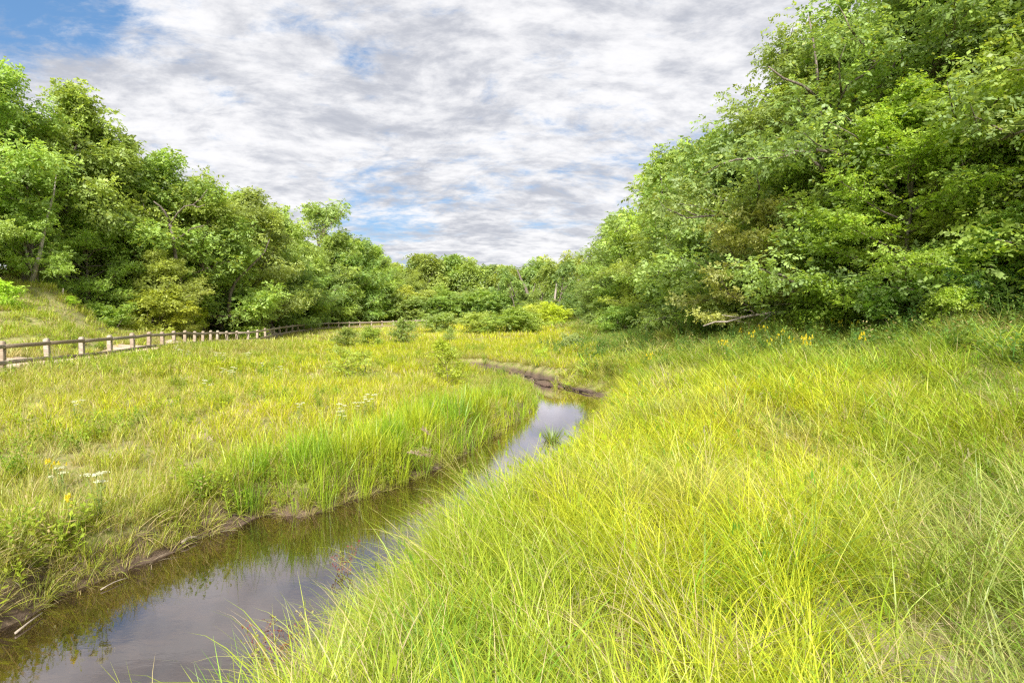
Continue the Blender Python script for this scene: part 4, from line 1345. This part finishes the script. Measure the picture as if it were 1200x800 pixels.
M_STEM = plain_mat('green_stems', (.12, .20, .04), (.25, .32, .07), 30, trans=.2)
M_WHITEFL = plain_mat('cream_petals', (.48, .50, .30), (.70, .70, .52), 60, trans=.25)
M_YELFL = plain_mat('yellow_petals', (.62, .52, .02), (.80, .72, .05), 60, trans=.25)
M_REDLEAF = plain_mat('purple_red_leaves', (.12, .03, .035), (.26, .07, .06), 40, trans=.25)
M_REDSTEM = plain_mat('brown_red_twigs', (.12, .06, .05), (.25, .15, .11), 40)
M_PLUME = plain_mat('purplish_plume', (.22, .15, .11), (.40, .30, .22), 60, trans=.15)
M_OLIVELEAF = plain_mat('olive_leaves', (.22, .24, .05), (.42, .38, .10), 40, trans=.35)
M_STICK = plain_mat('bleached_stick', (.20, .16, .12), (.45, .38, .31), 30, .9)
M_ROOT = plain_mat('dark_root', (.035, .022, .018), (.16, .11, .08), 14, .95)


def flower_plant(seed, h, flat_head, heads, size, petal):
    rr = np.random.default_rng(seed)
    tb = Tubes(4); V, Q = [], []; n = 0
    lv, lq = [], []; ln = 0
    for i in range(heads):
        a = rr.uniform(0, 6.28); r = rr.uniform(.0, .16)
        top = np.array([r * math.cos(a), r * math.sin(a), h * rr.uniform(.75, 1.05)])
        p0 = np.array([0, 0, -.03]); mid_ = (p0 + top) / 2 + rr.normal(0, .015, 3)
        tb.add([p0, mid_, top], [.005, .004, .003], 4)
        for k in range(70):
            if flat_head:
                q = top + np.array([rr.normal(0, size * .5), rr.normal(0, size * .5), rr.normal(0, size * .10)])
            else:
                t = rr.uniform(0, 1); w_ = size * (1.1 - t) * .6
                q = top + np.array([rr.normal(0, w_), rr.normal(0, w_), (t - .5) * size * 3.0])
            e = .009 if flat_head else .011
            o1 = rr.normal(size=3); o1 /= np.linalg.norm(o1); o2 = np.cross(o1, rr.normal(size=3)); o2 /= np.linalg.norm(o2)
            V += [q - o1 * e, q + o2 * e, q + o1 * e, q - o2 * e]; Q.append((n, n + 1, n + 2, n + 3)); n += 4
        for k in range(9):
            t = rr.uniform(.1, .8); c_ = p0 * (1 - t) + top * t; f = rr.uniform(0, 6.28)
            o = np.array([math.cos(f), math.sin(f), .35]); sd2 = np.array([-math.sin(f), math.cos(f), 0]); l = .09 * rr.uniform(.7, 1.2)
            lv += [c_, c_ + o * l * .5 + sd2 * l * .16, c_ + o * l, c_ + o * l * .5 - sd2 * l * .16]; lq.append((ln, ln + 1, ln + 2, ln + 3)); ln += 4
    return (tb.mesh('flower_stem', M_STEM), mesh_np('flower_leaves', lv, [np.array(lq)], M_STEM), mesh_np('flower_head', V, [np.array(Q)], petal))


wp = [flower_plant(600 + i, .55, True, 4, .045, M_WHITEFL) for i in range(3)]
yp = [flower_plant(620 + i, .75, False, 5, .030, M_YELFL) for i in range(3)]


def put_flower(protos, px, py, label, group, name, s=1.0):
    p = hit(px, py)
    root = empty(name, p, label, 'flower', group, trnd.uniform(0, 6.28))
    sc = s * trnd.uniform(.85, 1.15) * max(1.0, (p.y / 26) ** .5)
    root.scale = (sc, sc, sc)
    a, b, c = trnd.choice(protos)
    obj('stem', a, root); obj('leaves', b, root); obj('flower_head', c, root)


for px, py in [(213, 424), (206, 422), (222, 426), (255, 428), (262, 430), (270, 450), (276, 452), (264, 449), (308, 440), (120, 614), (74, 590), (428, 494), (436, 492), (420, 496),
               (398, 508), (404, 506), (240, 470), (350, 498), (90, 500), (330, 450), (290, 430)]:
    put_flower(wp, px, py, 'herb with flat cream-white flower heads standing in the grass of the left meadow', 'white-flowered herbs in the left meadow', 'white_flower_plant')
for px, py in [(890, 400), (897, 404), (910, 412), (903, 420), (918, 408), (941, 428), (948, 430), (975, 398), (984, 400), (997, 402), (1003, 400), (868, 404), (845, 420), (852, 424), (925, 418), (1012, 425), (882, 412)]:
    put_flower(yp, px, py, 'goldenrod with yellow flower plumes in the grass below the right wood', 'yellow goldenrod below the right wood', 'goldenrod', .8)
put_flower(yp, 762, 440, 'single tall goldenrod standing apart on the slope right of the stream bend', None, 'goldenrod', 1.0)
for px, py in [(71, 574), (62, 580), (86, 632)]:
    put_flower(yp, px, py, 'small yellow-flowered herb on the near left bank', 'small yellow flowers on the near left bank', 'yellow_flower_plant', .6)


def blade_ribbon(P, w0, w1, sidev):
    """a tapering leaf along the points P"""
    V = []; n = len(P)
    for i, p in enumerate(P):
        t = i / (n - 1); wd_ = w0 * min(1, .5 + 2 * t) * (1 - t ** 2) + w1
        V += [np.array(p) - sidev * wd_ / 2, np.array(p) + sidev * wd_ / 2]
    return V, [(2 * i, 2 * i + 1, 2 * i + 3, 2 * i + 2) for i in range(n - 1)]


def curve(p0, d0, L, sag, n=7):
    P = [np.array(p0, dtype=float)]; d = np.array(d0, dtype=float); d /= np.linalg.norm(d)
    for i in range(n):
        P.append(P[-1] + d * L / n); d = d + np.array([0, 0, -sag / n]); d /= np.linalg.norm(d)
    return P


# leaning common reed with drooping plumes, beside the water
b = hit(541, 561)
rr = np.random.default_rng(900)
root = empty('leaning_reed', b, 'pale green reed clump leaning left over the stream with drooping brownish plumes', 'reed')
for i in range(7):
    d0 = np.array([-.75 + rr.normal(0, .25), rr.normal(0, .25), 1.0])
    P = curve((rr.normal(0, .05), rr.normal(0, .05), -.05), d0, rr.uniform(.8, 1.15), rr.uniform(.5, 1.1))
    tb = Tubes(5); tb.add(P, [.006 - .0006 * k for k in range(len(P))], 5)
    stem = obj('stem', tb.mesh('reed_stem', M_OLIVELEAF), root)
    V, Q = [], []
    for k in range(6):
        j = 1 + k
        if j >= len(P): break
        a = rr.uniform(-1, 1) + (math.pi if rr.uniform() < .7 else 0)
        L = rr.uniform(.25, .45)
        C = curve(P[j], (math.cos(a), math.sin(a), rr.uniform(.3, 1.0)), L, rr.uniform(.6, 1.8), 5)
        v, q = blade_ribbon(C, .020, .001, np.array([-math.sin(a), math.cos(a), 0]))
        Q += [tuple(x + len(V) for x in f) for f in q]; V += v
    obj('leaves', mesh_np('reed_leaves', V, [np.array(Q)], M_OLIVELEAF), root)
    if i < 4:
        V, Q = [], []; tip = P[-1]; dr = P[-1] - P[-2]; dr /= np.linalg.norm(dr)
        for k in range(90):
            t = rr.uniform(0, 1)
            q = tip + dr * (t - .3) * .22 + rr.normal(0, .016, 3) + np.array([0, 0, -.05 * t])
            o = np.array([dr[0] * .5, dr[1] * .5, -.6]) + rr.normal(0, .3, 3); o = o / np.linalg.norm(o) * .03
            sv = np.cross(o, [0, 1, .2]); sv = sv / np.linalg.norm(sv) * .004
            n0 = len(V); V += [q - sv, q + o * .5 - sv, q + o, q + sv]; Q.append((n0, n0 + 1, n0 + 2, n0 + 3))
        obj('plume', mesh_np('reed_plume', V, [np.array(Q)], M_PLUME), root)


def twig_plant(px, py, h, n, label, seed, leafm):
    rr = np.random.default_rng(seed)
    b = hit(px, py)
    root = empty('red_twig_plant', b, label, 'plant')
    for i in range(n):
        a = rr.uniform(0, 6.28)
        P = curve((rr.normal(0, .05), rr.normal(0, .05), -.08), (math.cos(a) * .35, math.sin(a) * .35, 1), h * rr.uniform(.6, 1.05), rr.uniform(-.1, .5), 6)
        P = [p + rr.normal(0, .008, 3) for p in P]
        tb = Tubes(4); tb.add(P, [.0045 - .0005 * k for k in range(len(P))], 4)
        V, Q = [], []
        for k in range(2, 7):
            for _ in range(2):
                f = rr.uniform(0, 6.28); L = h * .18 * rr.uniform(.5, 1.2)
                C = curve(P[k], (math.cos(f), math.sin(f), .6), L, .3, 3)
                tb.add(C, [.002, .0017, .0014, .001], 3)
                for c_ in C[1:]:
                    if rr.uniform() < .8:
                        o = rr.normal(size=3); o /= np.linalg.norm(o); s2 = np.cross(o, rr.normal(size=3)); s2 /= np.linalg.norm(s2); l = rr.uniform(.014, .026)
                        n0 = len(V); V += [c_, c_ + o * l * .6 + s2 * l * .45, c_ + o * l * 1.3, c_ + o * l * .6 - s2 * l * .45]; Q.append((n0, n0 + 1, n0 + 2, n0 + 3))
        obj('stem', tb.mesh('twig_stem', M_REDSTEM), root)
        obj('leaves', mesh_np('twig_leaves', V, [np.array(Q)], leafm if i % 3 else M_OLIVELEAF), root)


twig_plant(322, 796, .55, 6, 'twiggy plant with purple-red leaves rising from the water beside the nearest bank grass', 901, M_REDLEAF)
twig_plant(342, 768, .46, 5, 'twiggy plant with reddish seed clusters against the edge of the foreground grass', 902, M_REDLEAF)
twig_plant(300, 762, .38, 3, 'thin sparse red-stemmed plant standing out in the open water', 903, M_REDLEAF)
twig_plant(402, 672, .42, 5, 'dull red twiggy plant on the stream edge farther up the right bank', 904, M_REDLEAF)

# the sedge tuft in the water
b = hit(647, 515)
root = empty('sedge_tuft', b, 'dark green sedge tuft growing in the stream where it narrows', 'sedge')
V, Q = [], []
rr = np.random.default_rng(905)
for i in range(170):
    a = rr.uniform(0, 6.28); r = rr.uniform(0, .16)
    C = curve((r * math.cos(a), r * math.sin(a), -.08), (math.cos(a) * .5, math.sin(a) * .5, rr.uniform(.6, 1.4)), rr.uniform(.25, .55), rr.uniform(.5, 1.6), 5)
    v, q = blade_ribbon(C, .011, .001, np.array([-math.sin(a), math.cos(a), 0]))
    Q += [tuple(x + len(V) for x in f) for f in q]; V += v
obj('blades', mesh_np('sedge_blades', V, [np.array(Q)], M_STEM), root)

# sticks and roots on the banks, each lying where it is
def stick(pts, r, label, mat=M_STICK, name='driftwood_stick', group=None):
    P = [hit(x, y) + Vector((0, 0, h)) for x, y, h in pts]
    base = P[0].copy()
    tb = Tubes(6); n = len(P)
    Q = []
    for a_, b_ in zip(P[:-1], P[1:]):
        Q += [a_ - base, (a_ + b_) / 2 - base + Vector((0, 0, r * .4))]
    Q.append(P[-1] - base)
    tb.add(Q, [r * (1 - .6 * i / (len(Q) - 1)) for i in range(len(Q))], 6, .15, np.random.default_rng(int(pts[0][0])))
    o = obj(name, tb.mesh(name, mat)); o.location = base
    props(o, label, 'stick', group)


stick([(213, 640, .03), (222, 635, .05), (231, 634, .04)], .022, 'short bleached driftwood piece lying on the muddy left bank')
stick([(118, 694, .02), (134, 686, .03), (150, 679, .02)], .007, 'long thin pale stick slanting along the near left water edge')
stick([(18, 744, .02), (50, 722, .03)], .012, 'thin brown stick at the water edge in the lower left')
rsk = random.Random(8)
BL = [(556, 431.5), (600, 439), (650, 450.5), (700, 465)]
segs = []
for k in range(13):
    xa = 558 + k * 11.2 + rsk.uniform(-3, 3); xb = xa + rsk.uniform(9, 22)
    segs.append((xa, float(np.interp(xa, *zip(*BL))) + rsk.uniform(-1.2, .8), min(xb, 704), float(np.interp(min(xb, 704), *zip(*BL))) + rsk.uniform(-1.2, .8), rsk.uniform(.015, .045)))
for i, (x0, y0, x1, y1, r) in enumerate(segs):
    stick([(x0, y0, .03), ((x0 + x1) / 2, (y0 + y1) / 2 - .5, .09), (x1, y1, .02)], r, 'dark exposed root or rotten log along the eroded bank of the stream bend', M_ROOT, 'exposed_root', 'exposed roots along the stream bend')
